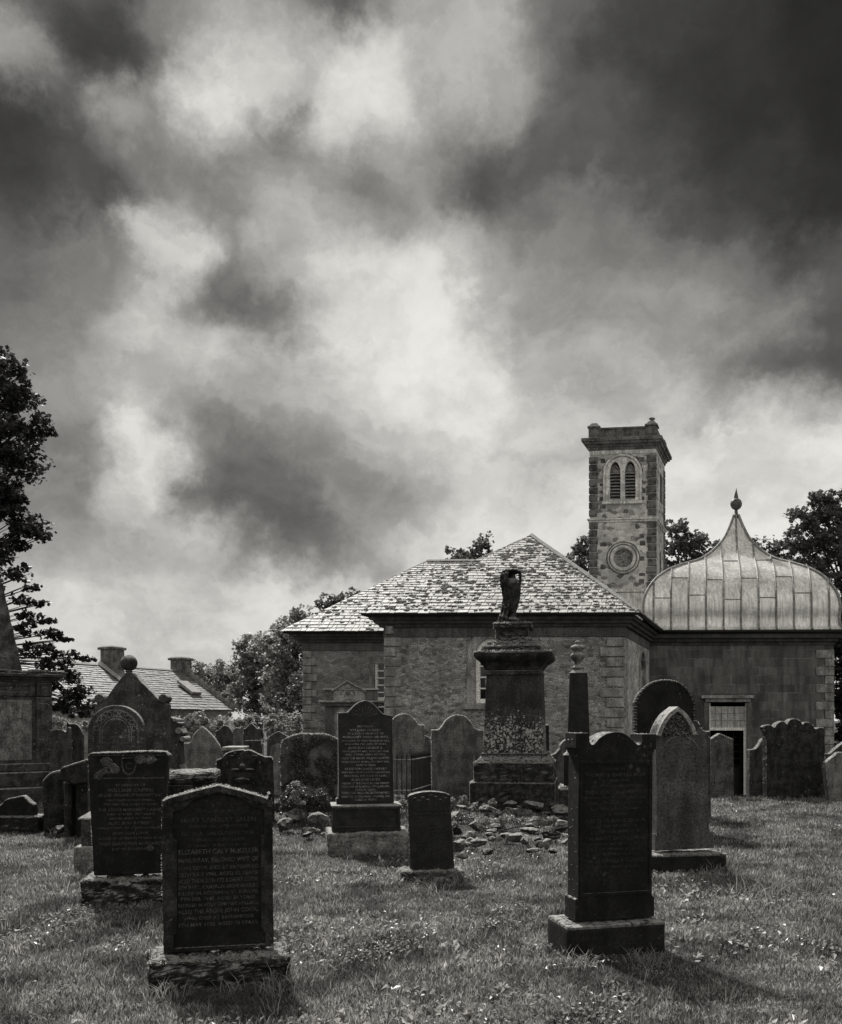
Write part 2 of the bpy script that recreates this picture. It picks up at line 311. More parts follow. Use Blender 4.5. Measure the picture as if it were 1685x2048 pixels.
def obj(name, bm, mat, parent=None, fr=None, bevel=0, smooth=False, label=None, seg=1, kind=None):
    if isinstance(bm, bmesh.types.BMesh):
        bmesh.ops.recalc_face_normals(bm, faces=bm.faces)
        me = bpy.data.meshes.new(name); bm.to_mesh(me); bm.free()
    else: me = bm; me.name = name
    if fr is not None and fr.skew: me.transform(fr.K)
    me.materials.append(M[mat] if isinstance(mat, str) else mat)
    if smooth: me.polygons.foreach_set('use_smooth', [True]*len(me.polygons))
    o = bpy.data.objects.new(name, me); C.objects.link(o)
    if parent: o.parent = parent
    if label: o['label'] = label
    if kind: o['kind'] = kind
    if bevel:
        b = o.modifiers.new('edge', 'BEVEL'); b.width = bevel; b.segments = seg; b.limit_method = 'ANGLE'; b.angle_limit = R(35)
    return o
def B(): return bmesh.new()
def box(bm, x0, x1, y0, y1, z0, z1, tx=0.0, ty=0.0):
    """box whose top is pulled in by tx, ty on each side"""
    vs = [bm.verts.new(p) for p in ((x0, y0, z0), (x1, y0, z0), (x1, y1, z0), (x0, y1, z0),
          (x0+tx, y0+ty, z1), (x1-tx, y0+ty, z1), (x1-tx, y1-ty, z1), (x0+tx, y1-ty, z1))]
    for f in ((0, 3, 2, 1), (4, 5, 6, 7), (0, 1, 5, 4), (1, 2, 6, 5), (2, 3, 7, 6), (3, 0, 4, 7)): bm.faces.new([vs[i] for i in f])
def prism(bm, pts, y0, y1, inset=0):
    f0 = [bm.verts.new((x, y0, z)) for x, z in pts]; f1 = [bm.verts.new((x, y1, z)) for x, z in pts]
    bm.faces.new(f0); bm.faces.new(f1[::-1]); n = len(pts)
    for i in range(n): bm.faces.new((f0[i], f0[(i+1) % n], f1[(i+1) % n], f1[i]))
def band(bm, pts, wd, y0, y1):
    """raised moulding that follows an open outline, wd wide inwards"""
    n = len(pts); c = Vector((sum(p[0] for p in pts)/n, sum(p[1] for p in pts)/n)); rows = []
    for i, p in enumerate(pts):
        a = Vector(pts[max(i-1, 0)]); b = Vector(pts[min(i+1, n-1)]); d = (b-a).normalized(); q = Vector((d.y, -d.x))
        if q.dot(c-Vector(p)) < 0: q = -q
        p = Vector(p); r = p+q*wd
        rows.append([bm.verts.new((p.x, y0, p.y)), bm.verts.new((r.x, y0, r.y)), bm.verts.new((r.x, y1, r.y)), bm.verts.new((p.x, y1, p.y))])
    for a, b in zip(rows, rows[1:]):
        for k in range(4): bm.faces.new((a[k], a[(k+1) % 4], b[(k+1) % 4], b[k]))
    bm.faces.new(rows[0]); bm.faces.new(rows[-1][::-1])
def tube(bm, pts, rad, seg=6):
    rings = []; pts = [Vector(p) for p in pts]
    for i, p in enumerate(pts):
        d = (pts[min(i+1, len(pts)-1)]-pts[max(i-1, 0)]).normalized()
        a = d.orthogonal().normalized() if i == 0 else (pa-d*pa.dot(d)).normalized()
        pa = a; b = d.cross(a); r = rad[i] if isinstance(rad, (list, tuple)) else rad
        rings.append([bm.verts.new(p+(a*math.cos(k*2*math.pi/seg)+b*math.sin(k*2*math.pi/seg))*r) for k in range(seg)])
    for a, b in zip(rings, rings[1:]):
        for k in range(seg): bm.faces.new((a[k], a[(k+1) % seg], b[(k+1) % seg], b[k]))
    bm.faces.new(rings[0][::-1]); bm.faces.new(rings[-1])
def lathe(bm, prof, cx=0, cy=0, seg=20, fn=None):
    rings = []
    for r, z in prof:
        rg = []
        for k in range(seg):
            a = k*2*math.pi/seg; rr = r*(fn(a, z) if fn else 1); rg.append(bm.verts.new((cx+rr*math.cos(a), cy+rr*math.sin(a), z)))
        rings.append(rg)
    for a, b in zip(rings, rings[1:]):
        for k in range(seg): bm.faces.new((a[k], a[(k+1) % seg], b[(k+1) % seg], b[k]))
    bm.faces.new(rings[0][::-1]); bm.faces.new(rings[-1])
def holed(bm, outer, holes, y0, y1):
    """a wall plate in x-z with openings"""
    es = []; loops = []
    for lp in [outer]+holes:
        vs = [bm.verts.new((x, y0, z)) for x, z in lp]; loops.append(vs)
        for i in range(len(vs)): es.append(bm.edges.new((vs[i], vs[(i+1) % len(vs)])))
    r = bmesh.ops.triangle_fill(bm, edges=es, use_beauty=True)
    fs = [f for f in r['geom'] if isinstance(f, bmesh.types.BMFace)]
    e = bmesh.ops.extrude_face_region(bm, geom=fs)
    for v in e['geom']:
        if isinstance(v, bmesh.types.BMVert): v.co.y = y1
def path(pts, step=.0, close=False):
    """outline through pixel points; a third value 1 rounds the line there"""
    out = []; n = len(pts)
    for i in range(n-1):
        p1, p2 = pts[i], pts[i+1]; s1 = len(p1) > 2; s2 = len(p2) > 2
        a, b = Vector(p1[:2]), Vector(p2[:2])
        if not (s1 or s2): out.append(tuple(a)); continue
        m0 = (b-Vector(pts[i-1][:2]))*.5 if (s1 and i > 0) else (b-a)
        m1 = (Vector(pts[i+2][:2])-a)*.5 if (s2 and i+2 < n) else (b-a)
        k = 6
        for j in range(k):
            q = j/k; h = (2*q**3-3*q*q+1, q**3-2*q*q+q, -2*q**3+3*q*q, q**3-q*q)
            out.append(tuple(a*h[0]+m0*h[1]+b*h[2]+m1*h[3]))
    out.append(tuple(pts[-1][:2])); return out
def wob(pts, amp, seed, step=.03):
    if not amp: return pts
    out = []; n = len(pts)
    for i in range(n):
        a, b = Vector(pts[i]), Vector(pts[(i+1) % n]); k = max(1, int((b-a).length/step))
        for j in range(k): out.append(a.lerp(b, j/k))
    res = []
    for p in out:
        q = Vector((p.x*14, p.y*14, seed)); v = mn.noise_vector(q)*.7+mn.noise_vector(q*3)*.5
        res.append((p.x+v.x*amp, p.y+v.y*amp))
    return res
def rough(o, amp, lev=4, size=.12, seed=0):
    s = o.modifiers.new('sub', 'SUBSURF'); s.subdivision_type = 'SIMPLE'; s.levels = s.render_levels = lev
    tx = bpy.data.textures.new('rough', 'CLOUDS'); tx.noise_scale = size; tx.noise_depth = 4
    d = o.modifiers.new('rough', 'DISPLACE'); d.texture = tx; d.strength = amp*1.9; d.mid_level = .5; d.texture_coords = 'LOCAL'
def letters(fr, v, lines, parent, mat='letter', ext=.0008, font_w=1.0):
    """inscription cut line by line: (text, x centre, z base, height, max width)"""
    bm = B()
    for s, x, z, h, mw in lines:
        c = bpy.data.curves.new('t', 'FONT'); c.body = s; c.size = h/.70; c.align_x = 'CENTER'; c.extrude = ext; c.resolution_u = 2; c.offset = h*.012
        o = bpy.data.objects.new('t', c); me = bpy.data.meshes.new_from_object(o)
        xs = [q.co.x for q in me.vertices] or [0]; w_ = max(xs)-min(xs); k = min(1.15, mw/w_) if w_ > 0 else 1
        me.transform(Matrix.Translation((x, v-.0018, z)) @ Matrix.Rotation(R(90), 4, 'X') @ Matrix.Diagonal((k, 1, 1, 1)))
        bm.from_mesh(me); bpy.data.meshes.remove(me); bpy.data.objects.remove(o); bpy.data.curves.remove(c)
    return obj('inscription', bm, mat, parent)
def worn(fr, v, x0, x1, ys, parent, h, mat='letterdim', seed=1):
    """rows of strokes too worn to read"""
    rd = random.Random(seed); bm = B()
    for z in ys:
        ind = rd.uniform(0, .25)*(x1-x0)/2; x = x0+ind
        while x < x1-ind:
            wd = h*rd.uniform(.35, .8)
            if rd.random() < .78:
                if rd.random() < .5: box(bm, x, x+wd*.3, v-.002, v+.004, z, z+h*rd.uniform(.6, 1))
                box(bm, x+wd*.35, x+wd, v-.0025, v+.004, z+h*rd.choice((0, .4, .8)), z+h*rd.choice((.2, .6, 1)) + h*.1)
            x += wd+h*.25
            if rd.random() < .16: x += h*.6
    return obj('inscription', bm, mat, parent)
def mesh_quads(name, q):
    n = len(q); me = bpy.data.meshes.new(name); me.vertices.add(n*4); me.vertices.foreach_set('co', q.reshape(-1).astype(np.float32))
    me.loops.add(n*4); me.loops.foreach_set('vertex_index', np.arange(n*4, dtype=np.int32))
    me.polygons.add(n); me.polygons.foreach_set('loop_start', np.arange(0, n*4, 4, dtype=np.int32))
    me.update(calc_edges=True); return me
def leaf_quads(c, size, rng, up=.35, lobed=False):
    """one bent diamond leaf at each centre"""
    n = len(c); a = rng.normal(size=(n, 3)); a[:, 2] *= up; a /= np.linalg.norm(a, axis=1)[:, None]+1e-9
    b = rng.normal(size=(n, 3)); b -= a*np.sum(a*b, 1)[:, None]; b /= np.linalg.norm(b, axis=1)[:, None]+1e-9
    s = size*rng.uniform(.4, 1.4, size=(n, 1)); w_ = s*rng.uniform(.3, .5, size=(n, 1))
    return np.stack([c-a*s*.5, c+b*w_-a*s*.08, c+a*s*.5, c-b*w_-a*s*.08], 1)

FRNG = np.random.default_rng(99)
def fringe(parent, pts, v0, v1, size=.010, per_m=420, zmin=.25, skip_right=True, out=.004):
    """pale lichen and moss tufts added along upper and left edges to draw the lit rims"""
    P_ = [Vector(p) for p in pts]; xm = (min(p.x for p in P_)+max(p.x for p in P_))/2; acc_ = []
    for a, b in zip(P_, P_[1:]):
        L = (b-a).length
        if L < 1e-4: continue
        d = (b-a)/L; steep = abs(d.y) > .9
        if min(a.y, b.y) < zmin and not steep: continue
        dens = per_m*(.35 if steep and a.x < xm else (.08 if steep else 1)); n = FRNG.poisson(L*dens)
        if n == 0: continue
        q = FRNG.random(n); nrm = Vector((d.y, -d.x)); c = Vector((xm, (a.y+b.y)/2-.5))
        if nrm.dot((a+b)/2-c) < 0: nrm = -nrm
        o = FRNG.random(n)*out; x = a.x+d.x*L*q+nrm.x*o; z = a.y+d.y*L*q+nrm.y*o; y = v0+(v1-v0)*FRNG.random(n)**1.5
        k = z > zmin; acc_.append(np.stack([x[k], y[k], z[k]], 1))
    if not acc_: return
    c = np.concatenate(acc_)
    c = c[np.array([mn.noise(Vector(p)*9) for p in c]) > -.32]
    return obj('lit_rim_lichen', mesh_quads('crust', leaf_quads(c, size, FRNG, 1)), 'fringe', parent, kind='stuff')
# ------------------------------------------------------------------ ground
def gz(x, y):
    z = .05*mn.noise(Vector((x*.22, y*.22, 3)))+.02*mn.noise(Vector((x*1.1, y*1.1, 7)))
    if y > 16.8: z -= min((y-16.8)*.13, .75)
    mx = math.exp(-((x-1.1)/1.7)**2-((y-12.9)/1.5)**2); z += .13*mx
    mx = math.exp(-((x+1.6)/1.0)**2-((y-12.0)/.9)**2); z += .10*mx
    if x > 3: z += min((x-3)*.012, .06)*max(0, 1-abs(y-14)/8)
    return z
def ground():
    bm = B()
    xs = sorted(set([-900, -400, -150, -70]+[i*1.0 for i in range(-40, 41)]+[i*.25 for i in range(-40, 41)]+[70, 150, 400, 900]))
    ys = sorted(set([-300, -80, -20, -8]+[i*.25 for i in range(-8, 100)]+[25+i for i in range(0, 30)]+[70, 120, 300, 900, 2500]))
    g = [[bm.verts.new((x, y, gz(x, y))) for x in xs] for y in ys]
    for j in range(len(ys)-1):
        for i in range(len(xs)-1): bm.faces.new((g[j][i], g[j][i+1], g[j+1][i+1], g[j+1][i]))
    o = obj('ground', bm, 'ground', smooth=True); o['kind'] = 'structure'
ground()

# ------------------------------------------------------------------ church: hipped pavilion and left wing
def slates(bm, poly, course=.175, wid=.28, seed=0, lift=.016):
    rd = random.Random(seed); p = [Vector(q) for q in poly]; ux = (p[1]-p[0]).normalized(); n = ux.cross(p[2]-p[0]).normalized()
    if n.z < 0: n = -n
    vy = n.cross(ux).normalized()
    if vy.z < 0: vy = -vy
    q2 = [((q-p[0]).dot(ux), (q-p[0]).dot(vy)) for q in p]; vmax = max(b for a, b in q2)
    def rng(v):
        v = min(max(v, 1e-4), vmax-1e-4); xs = []
        for i in range(len(q2)):
            (a, b), (c, d) = q2[i], q2[(i+1) % len(q2)]
            if (b-v)*(d-v) < 0: xs.append(a+(c-a)*(v-b)/(d-b))
        return (min(xs), max(xs)) if len(xs) > 1 else (0, 0)
    j = 0; v = -.05
    while v < vmax-.02:
        cs = course*(1.18-.36*max(v, 0)/vmax); v1 = min(v+cs*1.3, vmax); lo0, hi0 = rng(v); lo1, hi1 = rng(v1)
        u = lo0-rd.random()*wid
        while u < hi0:
            wd = wid*rd.uniform(.6, 1.5); a, b = u+.009, u+wd-.009; u += wd
            sk = rd.uniform(-.012, .012); L = lift*rd.uniform(.7, 1.8); dr = rd.uniform(-.012, .012)
            a0, b0 = min(max(a, lo0), hi0), min(max(b, lo0), hi0); a1, b1 = min(max(a, lo1), hi1), min(max(b, lo1), hi1)
            if b0-a0 < .01: continue
            def W(uu, v_, h): return bm.verts.new(p[0]+ux*uu+vy*v_+n*h)
            t0, t1, t2, t3 = W(a0, v+dr, L+.012), W(b0, v+dr+sk, L+.012+rd.uniform(-.006, .006)), W(b1, v1, .006), W(a1, v1, .006)
            c0, c1 = W(a0, v+dr, L-.01), W(b0, v+dr+sk, L-.01)
            bm.faces.new((t0, t1, t2, t3)); bm.faces.new((c0, c1, t1, t0)); bm.faces.new((c0, t0, t3)); bm.faces.new((c1, t2, t1))
        v += cs; j += 1
def mossy(bm, poly, n, seed, lo=.018, hi=.058):
    rd = random.Random(seed); p = [Vector(q) for q in poly]; c = 0; tr = 0
    ux = (p[1]-p[0]).normalized(); nn = ux.cross(p[2]-p[0]).normalized()
    nn = -nn if nn.z < 0 else nn; vy = nn.cross(ux); vy = -vy if vy.z < 0 else vy
    while c < n and tr < n*20:
        tr += 1; i = rd.randrange(1, len(p)-1); a, b = rd.random(), rd.random()
        if a+b > 1: a, b = 1-a, 1-b
        q = p[0]+(p[i]-p[0])*a+(p[i+1]-p[0])*b
        if mn.noise(q*1.6)+.1*(q.z-5.2) < rd.uniform(-.8, .45): continue
        r = rd.uniform(lo, hi); m = Matrix.Translation(q+nn*.02) @ Matrix((ux, vy, nn)).transposed().to_4x4() @ Matrix.Diagonal((r*rd.uniform(.9, 2.2), r*.8, r*.55, 1))
        bmesh.ops.create_icosphere(bm, subdivisions=1, radius=1, matrix=m); c += 1
def quoins(bm, u0, u1w, u1n, v, z0, z1, pitch, side=1, proud=.055, gap=.034, alt=0):
    """blocks in alternating widths; side +1 anchored at u0 on the left, -1 on the right; worked from the top down"""
    k = alt; z = z1
    while z > z0:
        wd = u1w if k % 2 == 0 else u1n
        a, b = (u0, u0+wd) if side > 0 else (u0-wd, u0)
        box(bm, a, b, v-proud, v+.05, z-pitch+gap, z-.002); z -= pitch; k += 1
def arch(cx, hw, z0, zs, n=14, rise=None):
    rise = rise or hw; pts = [(cx-hw, z0), (cx+hw, z0)]
    for i in range(n+1):
        a = math.pi*i/n; pts.append((cx+hw*math.cos(a), zs+rise*math.sin(a)))
    return pts
FC = Fr(770, d=22.15, e1=(.9996, -.027), e2=(.385, .923))
church = thing('church', 'low stone church with hipped mossy slate roofs and quoined walls behind the graves', 'church', FC)
W1 = FC.u(1250); ZE = 4.30; ZB = -1.2; VW = 4.6; UL = -4.5
# front wall with the arched window
ul, ur = FC.u(951), FC.u(1019); wc = (ul+ur)/2; whw = (ur-ul)/2; zs = FC.z(985, 1310); zb = FC.z(960, 1408)
bm = B(); holed(bm, [(0, ZB), (W1, ZB), (W1, ZE-.2), (0, ZE-.2)], [arch(wc, whw, zb, zs)], 0, .5)
obj('wall', bm, 'wall', church, FC)
bm = B(); box(bm, UL, .4, VW, VW+.5, ZB, ZE-.2)
wing_u0, wing_u1 = FC.u(750, VW), FC.u(790, VW)
bm.free(); bm = B(); zt, zw = FC.z(760, 1327, VW), FC.z(760, 1428, VW)
holed(bm, [(UL, ZB), (.4, ZB), (.4, ZE-.2), (UL, ZE-.2)], [[(wing_u0, zw), (wing_u1, zw), (wing_u1, zt), (wing_u0, zt)]], VW, VW+.5)
obj('wall', bm, 'wall2', church, FC, label='smoother harled wall of the left wing')
bm = B(); box(bm, UL, UL+.5, VW+.5, 10.2, ZB, ZE-.2); obj('wall', bm, 'wall2', church, FC); bm = B(); box(bm, 0, .5, .5, VW, ZB, ZE-.2); obj('wall', bm, 'wall2', church, FC); bm = B(); box(bm, 1, W1, 9.5, 10.2, ZB, ZE-.2)
obj('wall', bm, 'wall2', church, FC)
# right flank with arched window, built in a frame turned to that wall
bm = B(); sh = arch(3.15, .5, 1.75, 3.05)
holed(bm, [(.5, ZB), (5.2, ZB), (5.2, ZE-.2), (.5, ZE-.2)], [sh], 0, .45)
for v in bm.verts: v.co = Vector((W1-v.co.y, v.co.x, v.co.z))
obj('wall', bm, 'limewall', church, FC, label='pale limewashed flank wall')
bm = B(); band(bm, sh[1:]+[sh[0]], -.14, -.03, .1)
for v in bm.verts: v.co = Vector((W1-v.co.y, v.co.x, v.co.z))
obj('surround', bm, 'quoin', church, FC)
bm = B(); box(bm, W1-.40, W1-.36, 2.6, 3.7, 1.7, 3.6)
wn_ = obj('window', bm, 'glass', church, FC)
bm = B(); box(bm, W1-.36, W1-.28, 2.65, 2.74, 1.75, 3.5); box(bm, W1-.36, W1-.28, 3.57, 3.65, 1.75, 3.5)
for k in range(5): box(bm, W1-.35, W1-.30, 2.74, 3.57, 1.75+k*.36, 1.80+k*.36)
obj('sash', bm, 'white', wn_, FC)
# quoins, frieze, cornice
bm = B(); pit = .262
quoins(bm, 0, FC.u(804), FC.u(792), 0, ZB, FC.z(780, 1275), pit, 1)
obj('quoins', bm, 'quoin', church, FC, bevel=.008); bm = B()
quoins(bm, W1-.02, W1-FC.u(1203), W1-FC.u(1216), 0, ZB, FC.z(1230, 1275), pit, -1, alt=1)
obj('quoins', bm, 'quoin', church, FC, bevel=.008)
bm = B(); quoins(bm, UL, FC.u(635, VW)-UL, FC.u(625, VW)-UL, VW, ZB, FC.z(620, 1302, VW), .243, 1, alt=1)
obj('quoins', bm, 'quoin', church, FC, bevel=.008)
bm = B(); z1, z0 = ZE-.34, FC.z(1000, 1274)
box(bm, -.02, W1+.02, -.035, 5.0, z0, z1); box(bm, UL-.02, -.02, VW-.035, 10.2, z0, z1)
obj('frieze', bm, 'frieze', church, FC, bevel=.006)
bm = B()
for a, b, o in ((ZE-.34, ZE-.26, .10), (ZE-.26, ZE-.17, .19), (ZE-.17, ZE-.07, .28)):
    box(bm, -o, W1+o, -o, 5.2, a+.002, b, -.03, -.03); box(bm, UL-o, -o-.01, VW-o, 10.2+o, a+.002, b, -.03, -.03)
obj('cornice', bm, 'cornice', church, FC)
bm = B(); O = .40
def gut(pts): tube(bm, pts, .055, 8)
gut([(-O, VW, ZE-.03), (-O, -O, ZE-.03), (W1+O, -O, ZE-.03), (W1+O, 5.0, ZE-.03)]); gut([(UL-O, 10.2, ZE-.03), (UL-O, VW-O, ZE-.03), (-O, VW-O, ZE-.03)])
obj('gutter', bm, 'iron', church, FC, smooth=True)
bm = B(); box(bm, .08, .26, -.16, -.036, z1-.18, z1+.02); obj('floodlight', bm, 'ivory', church, FC, bevel=.01)
bm = B(); tube(bm, [(W1+.33, 4.8, ZE-.1), (W1+.15, 4.7, ZE-.5), (W1+.07, 4.72, ZE-.7), (W1+.07, 4.72, ZB)], .045, 8)
obj('downpipe', bm, 'iron', church, FC, smooth=True)
# windows
bm = B(); holed(bm, arch(wc, whw+.21, zb+.005, zs, rise=whw+.24), [arch(wc, whw-.005, zb+.02, zs)], -.03, .03); obj('surround', bm, 'quoin', church, FC, bevel=.006)
bm = B(); box(bm, wc-whw-.3, wc+whw+.3, -.10, .1, zb-.14, zb-.002); obj('sill', bm, 'quoin', church, FC, bevel=.008)
bm = B(); box(bm, wc-whw, wc+whw, .16, .19, zb, zs+whw); wn_ = obj('window', bm, 'glass', church, FC)
bm = B(); holed(bm, arch(wc, whw+.02, zb, zs), [arch(wc, whw-.09, zb+.1, zs)], .06, .15)
for i in (-1, 0, 1): box(bm, wc+i*(whw-.09)/2-.018, wc+i*(whw-.09)/2+.018, .08, .13, zb+.08, zs+whw-.1)
k = zb+.1
while k < zs+.2: box(bm, wc-whw+.05, wc+whw-.05, .085, .125, k, k+.035); k += .29
obj('sash', bm, 'white', wn_, FC)
bm = B(); box(bm, wing_u0, wing_u1, VW+.13, VW+.16, zw, zt); wn_ = obj('window', bm, 'glass', church, FC)
bm = B(); box(bm, wing_u0-.01, wing_u0+.07, VW+.03, VW+.12, zw, zt); box(bm, wing_u0+.27, wing_u0+.31, VW+.05, VW+.11, zw, zt); box(bm, wing_u0+.51, wing_u0+.54, VW+.05, VW+.11, zw, zt)
for z in np.linspace(zw, zt, 8): box(bm, wing_u0+.02, wing_u1, VW+.045, VW+.115, z-.02, z+.02)
box(bm, wing_u0+.02, wing_u1, VW+.02, VW+.115, zw+.42, zw+.52)
obj('sash', bm, 'white', wn_, FC)
bm = B(); box(bm, wing_u0-.16, wing_u0-.004, VW-.03, VW+.12, zw-.1, zt-.004); box(bm, wing_u0-.16, wing_u1+.16, VW-.03, VW+.12, zt+.002, zt+.2)
obj('surround', bm, 'quoin', church, FC, bevel=.006)
# roofs
rz = 2.67; AP = (3.0, 3.1, ZE+rz)
polys = {
 'front': [(-O-.05, -O-.05, ZE), (W1+O+.05, -O-.05, ZE), AP],
 'right': [(W1+O+.05, -O-.05, ZE), (W1+O+.05, 6.2, ZE), (3.0, 7.4, ZE+rz), AP],
 'left': [(-O-.05, 6.0, ZE), (-O-.05, -O-.05, ZE), AP, (3.0, 7.4, ZE+rz)],
 'wing': [(UL-O-.05, VW-O-.05, ZE), (2.0, VW-O-.05, ZE), (3.0, 7.4, ZE+rz), (-1.7, 7.4, ZE+rz)],
 'wing_end': [(UL-O-.05, 10.6, ZE), (UL-O-.05, VW-O-.05, ZE), (-1.7, 7.4, ZE+rz)]}
bm = B(); bu = B(); bmo = B()
for i, (k, q) in enumerate(polys.items()):
    if k != 'wing_end' : slates(bm, q, .150, .21, i+3, .010)
    else: slates(bm, q, .3, .5, i)
    vs_ = [bu.verts.new((a, b, c-.01)) for a, b, c in q]; bu.faces.new(vs_)
    mossy(bmo, q, {'front': 850, 'right': 120, 'left': 60, 'wing': 400}.get(k, 10), i+9)
rf = obj('roof', bm, 'slate', church, FC); obj('roof_deck', bu, 'dim', rf, FC); obj('moss', bmo, 'mossclump', rf, FC, smooth=True, kind='stuff')
bm = B()
def ridge(a, b, wd=.09, hh=.06):
    a, b = Vector(a), Vector(b); d = (b-a).normalized(); s = d.cross(Vector((0, 0, 1))).normalized()*wd
    n = max(1, int((b-a).length/.45)); rd = random.Random(int(a.x*10))
    for i in range(n):
        p, q = a.lerp(b, i/n)+d*.005, a.lerp(b, (i+1)/n)-d*.005; h = Vector((0, 0, hh+rd.uniform(-.008, .012)))
        v = [bm.verts.new(x) for x in (p-s, p+h, p+s, q-s, q+h, q+s)]
        bm.faces.new((v[0], v[1], v[4], v[3])); bm.faces.new((v[1], v[2], v[5], v[4])); bm.faces.new((v[0], v[2], v[1])); bm.faces.new((v[3], v[4], v[5]))
ridge((W1+O+.02, -O-.02, ZE+.02), AP); ridge((-1.7, 7.4, ZE+rz), (3, 7.4, ZE+rz)); ridge(AP, (3, 7.4, ZE+rz))
ridge((-O-.02, -O-.02, ZE+.01), AP, .05, .03); ridge((UL-O, VW-O, ZE+.01), (-1.7, 7.4, ZE+rz), .05, .03)
obj('ridge_tiles', bm, 'ridge', church, FC)

# ------------------------------------------------------------------ bell tower
FT = Fr(1180, d=34.3, e1=(.993, -.115), e2=(.40, .917))
tower = thing('bell_tower', 'square stone bell tower with louvred twin lancets and a blind roundel', 'tower', FT)
TW = FT.u(1312); TD = 2.5
def tz(py): return FT.z(1246, py)
def tu(px): return FT.u(px)
cu, cz, cr_ = tu(1247), tz(1116), .42
bl, br = tu(1217), tu(1275); bz0, bzs = tz(1000), tz(945)
pl_c, pr_c = tu(1231), tu(1261); lh = (tu(1246)-tu(1218))/2-.05
def lancet(cx, hw, z0, zs, rise, n=7):
    pts = [(cx-hw, z0), (cx+hw, z0)]
    for i in range(n+1):
        f = i/n; pts.append((cx+hw*(1-f**1.6), zs+rise*math.sin(f*math.pi/2)*.98 if f < 1 else zs+rise))
    for i in range(n-1, -1, -1):
        f = i/n; pts.append((cx-hw*(1-f**1.6), zs+rise*math.sin(f*math.pi/2)*.98))
    return pts
la = lancet(pl_c, lh, bz0, bzs, .46); lb = lancet(pr_c, lh, bz0, bzs, .46)
circ = [(cu+cr_*math.cos(a), cz+cr_*math.sin(a)) for a in np.linspace(0, 2*math.pi, 25)[:-1]]
bm = B(); holed(bm, [(0, -1.5), (TW, -1.5), (TW, tz(905)), (0, tz(905))], [la, lb, circ], 0, .3)
box(bm, 0, .3, .3, TD, -1.5, tz(905)); box(bm, TW-.3, TW, .3, TD, -1.5, tz(905)); box(bm, .3, TW-.3, TD-.3, TD, -1.5, tz(905))
obj('wall', bm, 'tower', tower, FT)
bm = B(); box(bm, cu-cr_-.02, cu+cr_+.02, .14, .2, cz-cr_, cz+cr_); obj('roundel_infill', bm, 'wall', tower, FT)  # masonry darker than the tower face, painting in the recess shade
bm = B(); n = 32
prof = ((cr_-.03, .12), (cr_-.03, -.07), (cr_+.05, -.13), (cr_+.10, -.05), (cr_+.14, -.05), (cr_+.18, -.10), (cr_+.21, .02))
rg = [[bm.verts.new((cu+r*math.cos(k*2*math.pi/n), y, cz+r*math.sin(k*2*math.pi/n))) for k in range(n)] for r, y in prof]
for a, b in zip(rg, rg[1:]):
    for k in range(n): bm.faces.new((a[k], a[(k+1) % n], b[(k+1) % n], b[k]))
obj('roundel', bm, 'towertrim', tower, FT, smooth=True)
bm = B(); tube(bm, [(cu+(cr_+.225)*math.cos(a), -.012, cz+(cr_+.225)*math.sin(a)) for a in np.linspace(0, 2*math.pi, 33)], .022, 5); obj('roundel_shade_outline', bm, 'towerq', tower, FT)  # dark ring painting the shadow outline round the roundel
bm = B(); tube(bm, [(cu+(cr_+.115)*math.cos(a), -.062, cz+(cr_+.115)*math.sin(a)) for a in np.linspace(0, 2*math.pi, 33)], .02, 5); obj('roundel_shade_ring', bm, 'towerq', tower, FT)  # dark ring painting shade into the hollow of the moulding
bm = B(); pt = .305
qz = tz(912)
quoins(bm, -.03, .36, .33, 0, tz(1036)+.1, qz, pt, 1, .05, .03); quoins(bm, -.03, .36, .33, 0, 0, tz(1043), pt, 1, .05, .03)
obj('quoins', bm, 'towerq', tower, FT, bevel=.02); bm = B()
quoins(bm, TW+.03, .38, .34, 0, tz(1036)+.1, qz, pt, -1, .05, .03); quoins(bm, TW+.03, .38, .34, 0, 0, tz(1043), pt, -1, .05, .03)
obj('quoins', bm, 'towerq', tower, FT, bevel=.02); bm = B(); z = qz
while z > 0:
    box(bm, TW-.02, TW+.045, TD-.30, TD+.03, z-pt+.03, z); z -= pt
rdq = random.Random(4)
o = obj('quoins', bm, 'towerq', tower, FT, bevel=.02)
bm = B()    # odd dark rubble stones bonded into the field beside the quoins
for z in np.arange(tz(1170), tz(925), pt):
    for s in (0, 1):
        if rdq.random() < .6:
            wd = rdq.uniform(.12, .34); a = .37 if s == 0 else TW-.40-wd; a += rdq.uniform(0, .06)*(1 if s == 0 else -1)
            if abs(z-tz(1040)) > .2: box(bm, a, a+wd, -.014, .03, z+.04, z+rdq.uniform(.15, .26)); obj('bonding_stone', bm, 'towerq', tower, FT, bevel=.03, seg=2); bm = B()
bm.free()
bm = B(); w_ = tz(1037)-tz(1043)
for a, b, o_ in ((tz(1044), tz(1040), .05), (tz(1040), tz(1036), .09), (tz(1185), tz(1178), .07)):
    box(bm, -o_, TW+o_, -o_, TD+o_, a, b-.003)
obj('string_course', bm, 'towertrim', tower, FT, bevel=.015)
bm = B(); box(bm, -.012, TW+.012, -.02, TD+.01, tz(908), tz(897)); obj('frieze', bm, 'towertrim', tower, FT)
bm = B(); zc = tz(900)
for i, (o_, a, b) in enumerate(((.04, 0, .12), (.10, .12, .22), (.20, .22, .32), (.28, .32, .46))): box(bm, -o_, TW+o_, -o_, TD+o_, zc+a, zc+b-.002, -.03 if i < 3 else 0, -.03 if i < 3 else 0)
obj('cornice', bm, 'parapet', tower, FT, bevel=.01)
bm = B(); zp = zc+.46; ph = tz(855)-zp
